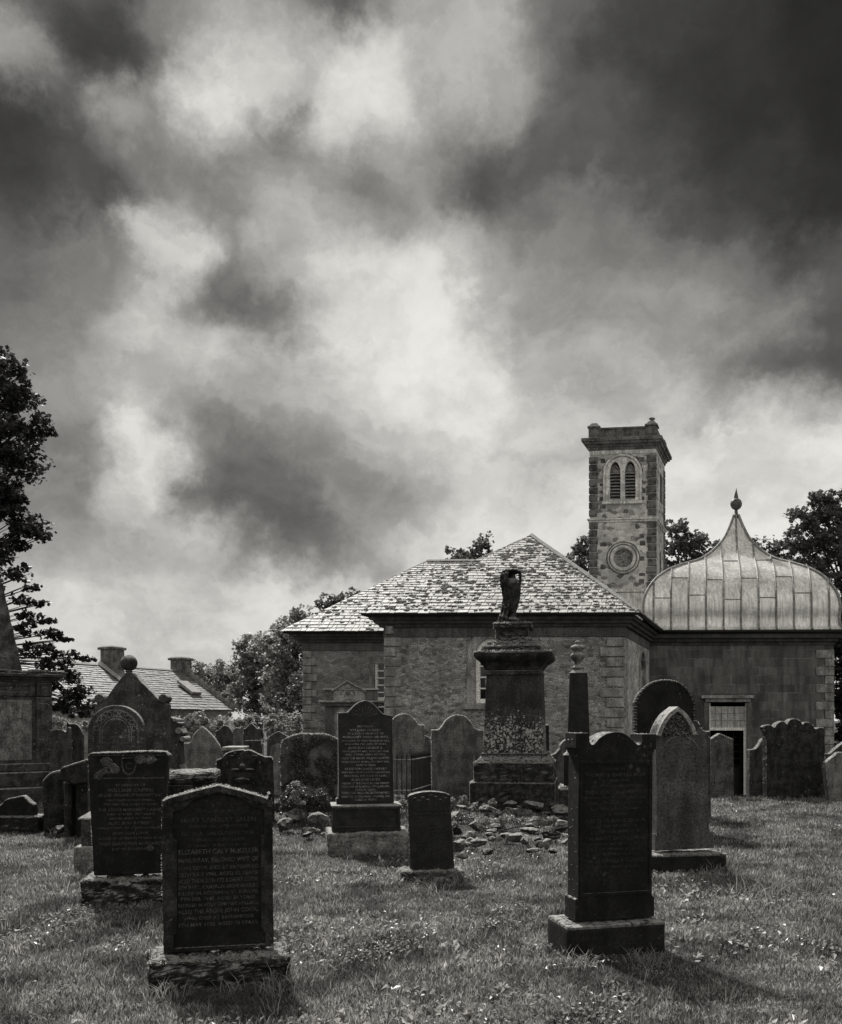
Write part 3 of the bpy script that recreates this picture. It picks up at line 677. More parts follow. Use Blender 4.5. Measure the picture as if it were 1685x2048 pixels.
box(bm, .3, TW-.3, -.02, .2, zp, zp+ph); box(bm, TW-.22, TW+.02, .4, TD-.4, zp, zp+ph); box(bm, 0, .22, .4, TD-.4, zp, zp+ph); box(bm, .3, TW-.3, TD-.22, TD, zp, zp+ph)
box(bm, .3, TW-.3, -.05, .23, zp+ph-.06, zp+ph+.01)
obj('parapet', bm, 'parapet', tower, FT)
for (a, b) in ((-.04, -.05), (TW-.38, -.05), (TW-.38, TD-.38), (-.04, TD-.38)):
    bm = B(); box(bm, a, a+.42, b, b+.42, zp, zp+ph+.02); box(bm, a-.05, a+.47, b-.05, b+.47, zp+ph+.02, zp+ph+.10, .02, .02); box(bm, a, a+.42, b, b+.42, zp+ph+.10, zp+ph+.24, .10, .10)
    if a > 1 and b < 0: lathe(bm, [(.08, zp+ph+.23), (.06, zp+ph+.30), (.13, zp+ph+.34), (.12, zp+ph+.38), (.03, zp+ph+.40)], a+.21, b+.21, 10)
    obj('corner_pier', bm, 'parapet', tower, FT, bevel=.01)
# belfry window: pale arch, two lancets, louvres
bm = B(); outer = [(bl-.10, bz0-.05), (br+.10, bz0-.05)]
oc = (bl+br)/2; oh = (br-bl)/2+.10
for i in range(17):
    a = math.pi*i/16; outer.append((oc+oh*math.cos(a), bzs+.02+(oh*.92)*math.sin(a)))
holed(bm, outer, [lancet(pl_c, lh-.02, bz0+.02, bzs, .44), lancet(pr_c, lh-.02, bz0+.02, bzs, .44)], -.06, .04)
obj('window_surround', bm, 'towertrim', tower, FT, bevel=.02)
bm = B(); band(bm, outer[1:]+[outer[0]], -.09, -.12, -.02); obj('hood_mould', bm, 'towertrim', tower, FT, bevel=.02)
bm = B(); tube(bm, [(oc+(oh+.11)*math.cos(a), -.02, bzs+.02+(oh*.92+.11)*math.sin(a)) for a in np.linspace(0, math.pi, 20)], .02, 5); obj('hood_shade_outline', bm, 'towerq', tower, FT)  # dark line painting the shadow edge of the hood mould
bm = B(); box(bm, oc-oh-.12, oc+oh+.12, -.14, .02, bz0-.17, bz0-.055); obj('sill', bm, 'towertrim', tower, FT, bevel=.01)
for c_ in (pl_c, pr_c):
    bm = B(); box(bm, c_-lh, c_+lh, .27, .285, bz0, bzs+.4); lv = obj('louvre_window', bm, 'dim', tower, FT)
    bm = B(); z = bz0+.03
    while z < bzs+.05:
        v = [bm.verts.new(p) for p in ((c_-lh, .02, z), (c_+lh, .02, z), (c_+lh, .20, z+.11), (c_-lh, .20, z+.11), (c_-lh, .02, z+.035), (c_+lh, .02, z+.035), (c_+lh, .20, z+.14), (c_-lh, .20, z+.14))]
        for f in ((0, 3, 2, 1), (4, 5, 6, 7), (0, 1, 5, 4), (1, 2, 6, 5), (2, 3, 7, 6), (3, 0, 4, 7)): bm.faces.new([v[i] for i in f])
        z += .128
    tube(bm, [(c_-lh+.03, .05, bzs+.06), (c_, .05, bzs+.33)], .025, 5); tube(bm, [(c_+lh-.03, .05, bzs+.06), (c_, .05, bzs+.33)], .025, 5)
    prism(bm, [(c_-lh*.8, bzs+.05), (c_+lh*.8, bzs+.05), (c_, bzs+.30)], .10, .14)
    obj('louvres', bm, 'ridge', lv, FT)
# side window and slit
bm = B(); box(bm, TW-.02, TW+.035, .75, 1.75, tz(1000), tz(925)); obj('window_surround', bm, 'towertrim', tower, FT, bevel=.02)
bm = B(); box(bm, TW+.035, TW+.04, .9, 1.18, tz(995), tz(935)); box(bm, TW+.035, TW+.04, 1.32, 1.6, tz(995), tz(935)); obj('louvre_window', bm, 'dim', tower, FT)
bm = B(); bm2 = [(TD*.5+.16*math.cos(a), tz(1120)+.55*math.sin(a)) for a in np.linspace(0, 2*math.pi, 17)[:-1]]
f_ = bm.faces.new([bm.verts.new((TW+.004, a, b)) for a, b in bm2]); obj('slit', bm, 'dim', tower, FT)
# plinth stage seen above the church roof
bm = B(); box(bm, -.05, TW+.05, -.05, TD, 2, tz(1186)); obj('base_stage', bm, 'towertrim', tower, FT, bevel=.01)

# ------------------------------------------------------------------ domed mausoleum
FM = Fr(0, d=26.25, X=7.04, e1=(1, -.03), e2=(.3, .954))
maus = thing('mausoleum', 'square ashlar burial aisle under a swept lead dome with ball finial', 'mausoleum', FM)
MW = FM.u(1668); zt = FM.z(1480, 1290)
du0, du1 = FM.u(1419), FM.u(1494); dz1, dz0 = FM.z(1450, 1405), FM.z(1450, 1592)
bm = B(); holed(bm, [(0, -1.3), (MW, -1.3), (MW, zt), (0, zt)], [[(du0, dz0), (du1, dz0), (du1, dz1), (du0, dz1)]], 0, .4)
box(bm, 0, .4, .4, MW, -1.3, zt); box(bm, MW-.4, MW, .4, MW, -1.3, zt); box(bm, .4, MW-.4, MW-.4, MW, -1.3, zt)
obj('wall', bm, 'ashlar', maus, FM)
bm = B(); quoins(bm, MW+.01, MW-FM.u(1632), MW-FM.u(1650), 0, -1.2, FM.z(1650, 1300), .265, -1, .03, .02); obj('quoins', bm, 'quoin', maus, FM, bevel=.006)
bm = B()
for o_, a, b in ((.04, 0, .10), (.12, .10, .20), (.22, .20, .33)): box(bm, .02, MW+o_, -o_, MW+o_, zt+a, zt+b-.002)
obj('cornice', bm, 'cornice', maus, FM)
bm = B(); box(bm, FM.u(1403), FM.u(1508), -.16, .02, FM.z(1450, 1397), FM.z(1450, 1391)); box(bm, du0-.12, du1+.12, -.07, .02, FM.z(1450, 1404), FM.z(1450, 1397)-.003)
obj('door_cornice', bm, 'quoin', maus, FM, bevel=.01)
bm = B(); box(bm, du0-.16, du0-.004, -.03, .2, dz0, dz1); box(bm, du1+.004, du1+.16, -.03, .2, dz0, dz1); obj('door_jamb', bm, 'frieze', maus, FM, bevel=.006)
bm = B(); box(bm, du0, du1, 1.1, 1.15, dz0, dz1); door = obj('doorway', bm, 'dim', maus, FM)
pz0 = FM.z(1450, 1459)
bm = B(); box(bm, du0+.04, du1-.04, .10, .12, pz0+.06, dz1-.12); obj('mesh_panel', bm, 'blind', door, FM)
bm = B(); box(bm, du0+.005, du1-.005, .07, .14, pz0-.03, pz0+.06); box(bm, du0+.005, du0+.04, .07, .14, pz0+.06, dz1-.02); box(bm, du1-.04, du1-.005, .07, .14, pz0+.06, dz1-.02)
obj('transom', bm, 'white', door, FM)
bm = B(); n = 6
for i in range(1, n): x = du0+(du1-du0)*i/n; box(bm, x-.008, x+.008, .085, .098, pz0+.06, dz1-.12)
for i in (1, 2): z = pz0+.06+(dz1-.18-pz0)*i/3; box(bm, du0+.04, du1-.04, .088, .096, z-.007, z+.007)
obj('lattice', bm, 'ivory', door, FM)
bm = B(); box(bm, du1-.09, du1-.004, .05, .2, dz0, pz0-.035); obj('door_post', bm, 'white', door, FM)
bm = B()
for i in range(3): x = du1-.16-.22*i; box(bm, x-.012, x+.012, .5, .53, dz0, pz0)
for i in range(5): box(bm, du0, du1-.1, .505, .525, dz0+.9+i*.22, dz0+.93+i*.22)
box(bm, du0, du1-.1, .5, .53, dz0, dz0+.85)
obj('inner_door', bm, 'iron', door, FM)
bm = B(); box(bm, du0-.3, du1+.3, -.5, -.02, dz0-.16, dz0-.01); obj('doorstep', bm, 'frieze', maus, FM, bevel=.01)
# dome
DP = [(1.10, 4.30), (1.05, 4.42), (1.035, 4.65), (1.045, 5.0), (1.025, 5.36), (.965, 5.72), (.885, 6.02), (.76, 6.31), (.60, 6.56), (.43, 6.79), (.295, 7.10), (.165, 7.55), (.095, 7.95), (.045, 8.33), (.028, 8.48)]
def cat(P_, k=5):
    out = []
    for i in range(len(P_)-1):
        p0 = Vector(P_[max(i-1, 0)]); p1 = Vector(P_[i]); p2 = Vector(P_[i+1]); p3 = Vector(P_[min(i+2, len(P_)-1)])
        for j in range(k):
            q = j/k; out.append(.5*((2*p1)+(p2-p0)*q+(2*p0-5*p1+4*p2-p3)*q*q+(3*p1-p0-3*p2+p3)*q**3))
    return out+[Vector(P_[-1])]
prof = cat(DP); hw = MW/2*1.015; cc = (MW/2-.0, MW/2)
bm = B(); nt_ = 14
for k in range(4):
    nx, ny = ((0, -1), (1, 0), (0, 1), (-1, 0))[k]; sx_, sy_ = -ny, nx
    rows = [[bm.verts.new((cc[0]+s*hw*(nx+sx_*(2*i/nt_-1)), cc[1]+s*hw*(ny+sy_*(2*i/nt_-1)), z)) for i in range(nt_+1)] for s, z in prof]
    for a, b in zip(rows, rows[1:]):
        for i in range(nt_): bm.faces.new((a[i], a[i+1], b[i+1], b[i]))
bmesh.ops.remove_doubles(bm, verts=bm.verts, dist=.002)
dome = obj('dome', bm, 'lead', maus, FM, smooth=True)
es = dome.modifiers.new('e', 'EDGE_SPLIT'); es.split_angle = R(40)
def at_s(s):
    for a, b in zip(prof, prof[1:]):
        if b.x <= s <= a.x and b.y > 4.9: return a.y+(b.y-a.y)*((a.x-s)/max(a.x-b.x, 1e-6))
    return prof[-1].y
bm = B(); nse = 11
for (nx, ny) in ((0, -1), (-1, 0), (1, 0)):
    for i in range(nse):
        a = (i-(nse-1)/2)/(nse/2)*.995*hw*1.03
        pts = []
        for s, z in prof:
            if s*hw < abs(a): break
            pts.append((cc[0]+nx*(s*hw+.02)+(-ny)*a, cc[1]+ny*(s*hw+.02)+nx*a, z+.012))
        if len(pts) > 1: tube(bm, pts, .027, 6)
seam_bm = bm
for sx_, sy_ in ((-1, -1), (1, -1), (-1, 1), (1, 1)):
    bm = B(); tube(bm, [(cc[0]+sx_*s*hw, cc[1]+sy_*s*hw, z+.015) for s, z in prof], .045, 8); obj('hip_roll', bm, 'leadroll', dome, FM, smooth=True)
bm = seam_bm; rdl = random.Random(3)
for i in range(nse-1):
    a0 = (i-(nse-1)/2)/(nse/2)*1.025*hw; a1 = (i+1-(nse-1)/2)/(nse/2)*1.025*hw; am = max(abs(a0), abs(a1))
    for z in ((6.0,) if i % 2 else (5.35, 6.6)):
        z += rdl.uniform(-.12, .12)
        s = None
        for p, q in zip(prof, prof[1:]):
            if p.y <= z <= q.y: s = p.x+(q.x-p.x)*(z-p.y)/(q.y-p.y)
        if s and s*hw > am:
            v = [bm.verts.new(p) for p in ((cc[0]+a0, cc[1]-s*hw-.012, z), (cc[0]+a1, cc[1]-s*hw-.012, z), (cc[0]+a1, cc[1]-s*hw-.012, z+.02), (cc[0]+a0, cc[1]-s*hw-.012, z+.02), (cc[0]+a0, cc[1]-s*hw+.05, z+.05), (cc[0]+a1, cc[1]-s*hw+.05, z+.05), (cc[0]+a0, cc[1]-s*hw+.05, z-.01), (cc[0]+a1, cc[1]-s*hw+.05, z-.01))]
            bm.faces.new((v[0], v[1], v[2], v[3])); bm.faces.new((v[3], v[2], v[5], v[4])); bm.faces.new((v[6], v[7], v[1], v[0]))
obj('seams', bm, 'leadroll', dome, FM)
fz = 8.48
bm = B(); lathe(bm, [(.12, fz-.12), (.13, fz), (.07, fz+.04), (.05, fz+.18), (.07, fz+.22)] + [(.2*math.cos(a), fz+.40+.2*math.sin(a)) for a in np.linspace(-1.2, 1.25, 12)] + [(.075, fz+.62), (.008, fz+.95)], cc[0], cc[1], 20)
obj('ball_finial', bm, 'leaddark', maus, FM, smooth=True)
bm = B(); tube(bm, [(0, -.27, 4.26), (MW+.25, -.27, 4.26), (MW+.27, MW, 4.26)], .06, 8); obj('gutter', bm, 'iron', maus, FM, smooth=True)

# ------------------------------------------------------------------ cottage far left
ec1 = Vector((-3.4, -6.5)).normalized(); FK = Fr(0, d=46.4, X=-10.5, z0=-.75, e1=tuple(-ec1), e2=(-.87, .49))
cot = thing('cottage', 'low slated cottage with two chimneys beyond the graveyard on the left', 'cottage', FK)
L_, D_, ez, kz = 16, 7.0, 2.95, 5.05
bm = B(); box(bm, -L_, 0, 0, D_, -.5, ez); prism(bm, [(0, ez), (D_, ez), (D_/2, kz)], 0, .3)
for v in bm.verts:
    pass
bm.free(); bm = B(); box(bm, -L_, 0, 0, D_, -.5, ez)
for u_ in (0, -L_):
    g0 = [bm.verts.new((u_+dx, y, z)) for dx in (0, -.3 if u_ == 0 else .3) for y, z in ((0, ez), (D_, ez), (D_/2, kz-.05))]
    bm.faces.new(g0[:3]); bm.faces.new(g0[3:]); 
    for i in range(3): bm.faces.new((g0[i], g0[(i+1) % 3], g0[3+(i+1) % 3], g0[3+i]))
obj('wall', bm, 'plaster', cot, FK)
bm = B(); slates(bm, [(-L_, -.3, ez-.1), (.25, -.3, ez-.1), (.25, D_/2, kz), (-L_, D_/2, kz)], .24, .32, 5, .02)
slates(bm, [(.25, D_+.3, ez-.1), (-L_, D_+.3, ez-.1), (-L_, D_/2, kz), (.25, D_/2, kz)], .4, .6, 6, .02)
rf = obj('roof', bm, 'slate2', cot, FK)
bm = B(); ridge((-L_, D_/2, kz), (.25, D_/2, kz), .12, .08); obj('ridge_tiles', bm, 'ridge', rf, FK)
bm = B(); nsk = 12
for i in range(nsk):
    a, b = Vector((.1, -.35, ez-.05)).lerp(Vector((.1, D_/2, kz+.05)), i/nsk), Vector((.1, -.35, ez-.05)).lerp(Vector((.1, D_/2, kz+.05)), (i+1)/nsk)
    box(bm, -.02, .34, a.y+.01, b.y-.01, a.z, b.z+.09)
obj('skew_stones', bm, 'ridge', rf, FK)
bm = B(); a = Vector((-1.9, .95, ez+.72)); dv_ = Vector((0, 1.25, .75)).normalized()
v = [bm.verts.new(a+Vector((x, 0, 0))+dv_*y+Vector((0, -.3, .5)).normalized()*h) for h in (0, .14) for x, y in ((0, 0), (.75, 0), (.75, 1.25), (0, 1.25))]
for f in ((0, 3, 2, 1), (4, 5, 6, 7), (0, 1, 5, 4), (1, 2, 6, 5), (2, 3, 7, 6), (3, 0, 4, 7)): bm.faces.new([v[i] for i in f])
obj('skylight', bm, 'ivory', rf, FK)
for u_, hh in ((.35, .62), (-4.6, .85)):
    bm = B(); box(bm, u_-.8, u_+.05, D_/2-.4, D_/2+.45, kz-.5, kz+hh); box(bm, u_-.88, u_+.13, D_/2-.48, D_/2+.58, kz+hh, kz+hh+.13)
    box(bm, u_-.85, u_+.05, D_/2-.4, D_/2+.5, kz+hh+.13, kz+hh+.2, .1, .1)
    obj('chimney', bm, 'parapet', rf, FK, bevel=.02)
bm = B(); ridge((-5.8, -.3, ez+.05), (-5.8, D_/2, kz+.1), .15, .14); obj('party_skew', bm, 'ridge', rf, FK)
# ------------------------------------------------------------------ gravestones
GG = 'old gravestones standing about the churchyard'
def single(name, label, cat, fr, bm, mat, bevel=0, group=None, seg=1, smooth=False):
    o = obj(name, bm, mat, None, None, bevel, smooth, seg=seg); o.location = fr.loc; o.rotation_euler = (0, 0, fr.rot)
    return tag(o, label, cat, group)
def ol(fr, v, pts, amp=0, seed=1):
    return wob([fr.uz(x, y, v) for x, y in path(pts)], amp, seed)
def upright(label, px, py, yaw, pts, thick, mat, d=None, amp=.004, bevel=.012, seed=1, group=GG, name='headstone', cat='headstone', z0=0.0):
    fr = Fr(px, py, d=d, yaw=yaw, z0=z0); bm = B(); prism(bm, ol(fr, 0, pts, amp, seed), 0, thick)
    return fr, single(name, label, cat, fr, bm, mat, bevel, group, 2)
def rbox(x0, x1, y0, y1, z0, z1, parent, mat, amp=.02, size=.1, lev=5, name='plinth', tx=0, ty=0):
    bm = B(); box(bm, x0, x1, y0, y1, z0, z1, tx, ty); o = obj(name, bm, mat, parent); 
    bv = o.modifiers.new('b', 'BEVEL'); bv.width = .02; bv.segments = 2
    rough(o, amp, lev, size)
    if isinstance(parent, bpy.types.Object) and amp > .01:
        n = int((x1-x0)*700); q = FRNG.random(n); c = np.concatenate([np.stack([x0+(x1-x0)*q, np.full(n, y0)+FRNG.normal(.01, .015, n), np.full(n, z1)+FRNG.normal(0, .007, n)], 1), np.stack([np.full(n//2, x0)+FRNG.normal(0, .008, n//2), y0+(y1-y0)*FRNG.random(n//2), z1-(z1-z0)*FRNG.random(n//2)**2], 1), np.stack([x0+(x1-x0)*FRNG.random(n), y0+(y1-y0)*FRNG.random(n), np.full(n, z1)+FRNG.normal(.004, .006, n)], 1)])
        obj('lit_rim_lichen', mesh_quads('crust', leaf_quads(c, .010, FRNG, 1)), 'fringe', parent, kind='stuff')  # pale tufts added to draw the lit rim along block edges
    for p in o.data.polygons: p.use_smooth = True
    return o
def insc(fr, v, cx, wpx, lines, parent, mat='letter', step=1.0):
    L = []
    for s, y, h in lines:
        u, z = fr.uz(cx, y+h/2, v); u2, z2 = fr.uz(cx, y-h/2, v); wl = fr.u(cx+wpx/2, v)-fr.u(cx-wpx/2, v)
        L.append((s, u, z, z2-z, wl))
    return letters(fr, v, L, parent, mat)

# front left stone with shallow gable
f = Fr(300, 1976, yaw=13); g = thing('headstone', 'nearest black headstone at the left, with shallow gabled top and raised margins on rough block', 'headstone', f, GG)
u1 = f.u(579); zt = f.z(300, 1927)
rbox(0, u1, 0, .36, -.1, zt, g, 'blackrough', .045, .07, 5)
O1 = [(328, 1908), (326, 1800), (324, 1700), (325, 1614, 1), (331, 1600, 1), (380, 1585, 1), (437, 1571), (490, 1584, 1), (537, 1599, 1), (545, 1613, 1), (546, 1760), (548, 1893)]
v = .11; bm = B(); prism(bm, ol(f, v+.012, O1, .004, 3), v+.012, v+.14); obj('slab', bm, 'black', g, bevel=.008)
hole = [(347, 1897), (347, 1869), (354, 1858, 1), (354, 1770), (354, 1683), (346, 1672, 1), (346, 1624), (368, 1618), (392, 1598, 1), (437, 1587, 1), (484, 1598, 1), (506, 1614), (529, 1620), (529, 1670), (523, 1682, 1), (523, 1770), (523, 1854), (531, 1866, 1), (531, 1888)]
bm = B(); o_ = [f.uz(x, y, v) for x, y in path([(329, 1906)]+O1[1:-1]+[(547, 1892)])]; h_ = [f.uz(x, y, v) for x, y in path(hole)]
holed(bm, o_, [h_], v-.004, v+.02); obj('raised_margin', bm, 'blackrough', g, bevel=.006)
bm = B(); pts = [f.uz(x, y, v) for x, y in path(O1)[1:-1]]
top = [p for p in pts if p[1] > f.z(437, 1618, v)]
band(bm, wob(top, .006, 5, .02)[:-1] if False else top, .035, v-.012, v+.155)
cp = obj('coping', bm, 'moss', g, bevel=.006); fringe(g, pts, v-.01, v+.15, .009, 900, out=.008)
insc(f, v+.012, 438, 150, [('IN', 1607, 6), ('LOVING MEMORY OF', 1622, 5.5), ('MARY LAMBERT SALEM', 1639, 9), ('WIFE OF THE LATE GEORGE', 1652, 5.5), ('JOHN A. DALGLEISH COOK', 1666, 7), ('INTERRED AT DURISDEER', 1679, 5.5), ('26TH MAY 1938 AGED 70 YRS', 1690, 5.5)], g, 'letterdim')
insc(f, v+.012, 438, 160, [('ELIZABETH CALY McKELLER', 1702, 9.5), ('McMURRAY, BELOVED WIFE OF', 1719, 8.5), ('JOHN COOK, DIED AT BROOMRIGG', 1734, 7), ('27TH JULY 1945, AGED 62 YEARS.', 1747, 7), ('ALSO THEIR SON PTE ROBERT COOK', 1760, 8), ('5TH BATT. CAMERON HIGHLANDERS,', 1772.5, 7), ('KILLED IN ACTION N. W. EUROPE,', 1784.5, 6.5), ('7TH FEB. 1945, AGED 25 YEARS.', 1796, 6.5), ('INTERRED IN MOOK CEMETERY, HOLLAND.', 1808, 6), ('ALSO THE ABOVE JOHN COOK,', 1821, 8), ('WHO DIED AT BROOMRIGG', 1834, 6.5), ('7TH MAY 1955, AGED 75 YEARS.', 1847, 7)], g, 'letter')
# flat-topped stone behind it
f = Fr(163, 1808, yaw=8); g = thing('headstone', 'flat-topped black headstone with lichen blotches round a carved shield', 'headstone', f, GG)
rbox(0, f.u(348), 0, .36, -.1, f.z(163, 1762), g, 'blackrough', .05, .09, 5)
v = .10; bm = B()
prism(bm, ol(f, v, [(188, 1752), (184, 1680), (178, 1560), (176, 1512), (181, 1506), (240, 1504), (300, 1502), (332, 1503), (337, 1511), (332, 1600), (327, 1680), (323, 1747)], .004, 8), v, v+.13)
sl_ = obj('slab', bm, 'black', g, bevel=.01, seg=2)
fringe(g, [f.uz(x, y, v) for x, y in path([(188, 1752), (184, 1680), (178, 1560), (176, 1512), (181, 1506), (240, 1504), (300, 1502), (332, 1503), (337, 1511), (332, 1600), (327, 1680)])], v, v+.13, .009, 800, out=.006)
bm = B()
for (cx, cy, r) in ((214, 1524, 12), (226, 1538, 13), (215, 1541, 9), (281, 1519, 11), (302, 1520, 11), (198, 1552, 9), (301, 1697, 7), (205, 1545, 7)):
    a, z = f.uz(cx, cy, v); rr = r/F*7.2; rd = random.Random(cx)
    n_ = 18; ring = [bm.verts.new((a+rr*rd.uniform(.75, 1.1)*math.cos(k*2*math.pi/n_), v-.004, z+rr*.8*rd.uniform(.75, 1.1)*math.sin(k*2*math.pi/n_))) for k in range(n_)]; bm.faces.new(ring)
    r2 = [bm.verts.new((q.co.x+(q.co.x-a)*.12, v+.002, q.co.z+(q.co.z-z)*.12)) for q in ring]
    for k in range(n_): bm.faces.new((ring[k], r2[k], r2[(k+1) % n_], ring[(k+1) % n_]))
    obj('lichen_patch', bm, 'lich', g); bm = B()
bm.free()
bm = B(); sh = [f.uz(x, y, v) for x, y in path([(243, 1515), (274, 1514), (274, 1530, 1), (268, 1545, 1), (258, 1551), (248, 1545, 1), (243, 1530, 1)])]
band(bm, sh+[sh[0]], .012, v-.008, v+.004)
a0, zz0 = f.uz(186, 1557, v); a1, zz1 = f.uz(330, 1555, v); box(bm, a0, a1, v-.006, v+.004, zz0-.004, zz0+.004)
a0, zz0 = f.uz(186, 1511, v); a1, zz1 = f.uz(330, 1509, v); box(bm, a0, a1, v-.006, v+.004, zz0-.004, zz0+.004)
obj('carved_border', bm, 'dark', g)
insc(f, v, 258, 40, [('C', 1532, 13)], g, 'letterdim')
insc(f, v, 262, 128, [('IN MEMORY OF', 1570, 5), ('WILLIAM CAIRNS', 1580, 7), ('BELOVED HUSBAND OF MARGARET GALT', 1590, 6), ('WHO DIED AT NETHERMILL,', 1600, 4.5), ('7TH MAY 1912, AGED 57 YEARS.', 1608.5, 4.5), ('THE ABOVE MARGARET CAIRNS,', 1619, 6), ('DIED 12TH FEB. 1927 MAINS', 1628, 4.5), ('BRIDGE, AGED 67 YEARS.', 1636.5, 4.5), ('ALSO SON ROBERT,', 1646, 6), ('LANCE CORPL. 1ST CAMERON HIGHRS.', 1655.5, 4.5), ('ALSO SON JOHN,', 1666, 5.5), ('KILLED IN ACTION IN FRANCE 1916,', 1676, 4.5), ('THEIR DAUGHTER MARGARET', 1687, 6), ('DIED AT EDINBURGH', 1697.5, 4.5)], g, 'letter')
# small pillar half hidden behind it
f = Fr(147, 1742, yaw=6); g = thing('pillar_monument', 'small capped stone pillar on a square block, half hidden by the flat-topped headstone', 'monument', f)
rbox(0, .33, 0, .33, -.05, f.z(150, 1694), g, 'mid', .01, .1, 3)
z1 = f.z(150, 1694); z2 = f.z(160, 1641)
bm = B(); box(bm, .06, .30, .06, .30, z1, z2-.002); obj('shaft', bm, 'dark', g, bevel=.006)
bm = B(); box(bm, .035, .335, .035, .335, z2, z2+.02); box(bm, .04, .33, .04, .33, z2+.02, z2+.11, .14, .14); obj('cap', bm, 'ivory', g, bevel=.004)

# slab with the legible inscription
f = Fr(656, 1712, yaw=8); g = thing('headstone', 'tall dark headstone with clear pale inscription and curved peak on two blocks', 'headstone', f, GG)
u1 = f.u(820); z1 = f.z(657, 1668); rbox(0, u1, 0, .62, -.1, z1, g, 'mid', .03, .12, 5)
v = .10; ua_, ub_ = f.u(665, v), f.u(803, v); z2 = f.z(666, 1613, v)
rbox(ua_, ub_, v, v+.42, z1-.01, z2, g, 'granite', .008, .15, 4, tx=.01, ty=.01)
bm = B(); z3, z4 = f.z(672, 1654, v), f.z(672, 1620, v); holed(bm, [(ua_+.03, z3-.015), (ub_-.03, z3-.015), (ub_-.03, z4+.015), (ua_+.03, z4+.015)], [[(ua_+.045, z3), (ub_-.045, z3), (ub_-.045, z4), (ua_+.045, z4)]], v-.009, v+.02); obj('panel_border', bm, 'granite', g)
bm = B(); box(bm, ua_-.012, ub_+.012, v-.012, v+.43, z2-.012, z2+.012); obj('ledge', bm, 'ivory', g, bevel=.01, seg=2)
v = .21; bm = B()
prism(bm, ol(f, v, [(674, 1608), (674, 1597, 1), (678, 1588, 1), (678, 1500), (677, 1426), (696, 1425), (703, 1418, 1), (715, 1407, 1), (731, 1401, 1), (747, 1408, 1), (758, 1420, 1), (766, 1428), (785, 1432), (786, 1500), (788, 1606)], .0025, 4), v, v+.14)
obj('slab', bm, 'granite', g, bevel=.016, seg=2)
bm = B(); ew = [f.uz(x, y, v) for x, y in path([(674, 1606), (674, 1597, 1), (678, 1588, 1), (678, 1500), (677, 1426), (696, 1425), (703, 1418, 1), (715, 1407, 1), (731, 1401, 1), (747, 1408, 1), (758, 1420, 1), (766, 1428), (785, 1432), (786, 1500), (788, 1604)])]
band(bm, ew, -.006, v+.012, v+.13); obj('pale_lit_edge', bm, 'ivory', g); fringe(g, ew, v+.01, v+.13, .009, 500, out=.004)  # pale band puts the bright sunlit rim into the stone colour
bm = B()
for k in range(9):
    a = math.pi*(.12+.76*k/8); c0 = f.uz(731, 1436, v); r0, r1 = .05, .15
    tube(bm, [(c0[0]+r0*math.cos(a), v-.001, c0[1]+r0*math.sin(a)), (c0[0]+r1*math.cos(a), v-.004, c0[1]+r1*math.sin(a)*.95)], [.002, .004], 5)
obj('carved_fan', bm, 'dark', g)
HV = [('ERECTED BY', 3.6), ('WILLIAM HARVEY', 4.8), ('IN LOVING MEMORY OF', 4), ('MARGARET SMITH HIS WIFE,', 4.4), ('WHO DIED AT WEST BRAEHEAD MILL,', 3.4), ('30TH APRIL 1921 AGED 47 YEARS.', 3.4), ('ALSO SON GEORGE A.', 4.2), ('WHO DIED AT MILL, 18TH JULY 1908,', 3.4), ('AGED 2 YEARS AND 6 MONTHS.', 3.4), ('ALSO THE ABOVE WILLIAM HARVEY,', 4.4), ('WHO DIED AT DURN, 17TH MAY 1943,', 3.4), ('AGED 74 YEARS', 3.4), ('ALSO SON JAMES HARVEY', 4.4), ('WHO DIED AT BROADFORD LANGHOLM', 3.4), ('13TH APRIL 1947 AGED 43 YEARS.', 3.6), ('ALSO JANE SMITH', 4.4), ('WIDOW OF THE ABOVE WILLIAM HARVEY,', 3.8), ('WHO DIED AT DUMFRIES, 17TH JUNE 1953,', 3.8), ('AGED 76 YEARS.', 3.6), ('THEIR SON WILLIAM SMITH HARVEY,', 4.6), ('WHO DIED AT THORNHILL 14TH APRIL 1981', 3.8), ('AGED 80 YEARS', 3.8)]
HY_ = [1452.6, 1460, 1467, 1474, 1481.5, 1488, 1495.5, 1502.5, 1509, 1516, 1523.5, 1530, 1537.5, 1544.5, 1551.5, 1559, 1566.5, 1573, 1579.4, 1585.5, 1592.8, 1599.3]
insc(f, v, 732, 96, [(s, y, h) for (s, h), y in zip(HV, HY_)], g, 'ivory')

# small round-topped stone in front
f = Fr(803, 1766, yaw=7); g = thing('headstone', 'small narrow headstone with gently arched top on a low block in open grass', 'headstone', f, GG)
rbox(0, f.u(930), 0, .26, -.06, f.z(803, 1750)+.03, g, 'dark', .03, .08, 5)
v = .07; bm = B()
prism(bm, ol(f, v, [(822, 1748), (819, 1660), (817, 1594), (822, 1590, 1), (840, 1585, 1), (862, 1583, 1), (885, 1585, 1), (901, 1590), (905, 1660), (910, 1744)], .002, 6), v, v+.11); fringe(g, [f.uz(x, y, v) for x, y in path([(822, 1748), (819, 1660), (817, 1594), (822, 1590, 1), (840, 1585, 1), (862, 1583, 1), (885, 1585, 1), (901, 1590)])], v, v+.11, .008, 500); obj('slab', bm, 'granite', g, bevel=.01, seg=2)
insc(f, v, 864, 72, [('IN LOVING MEMORY OF', 1619, 3.4), ('FRANCIS WILLIAM BLYTH', 1627, 5)], g, 'letterdim')
worn(f, v, f.u(830, v), f.u(898, v), [f.z(860, y, v) for y in range(1636, 1700, 7)], g, .013, 'letterdim', 4)
bm = B()
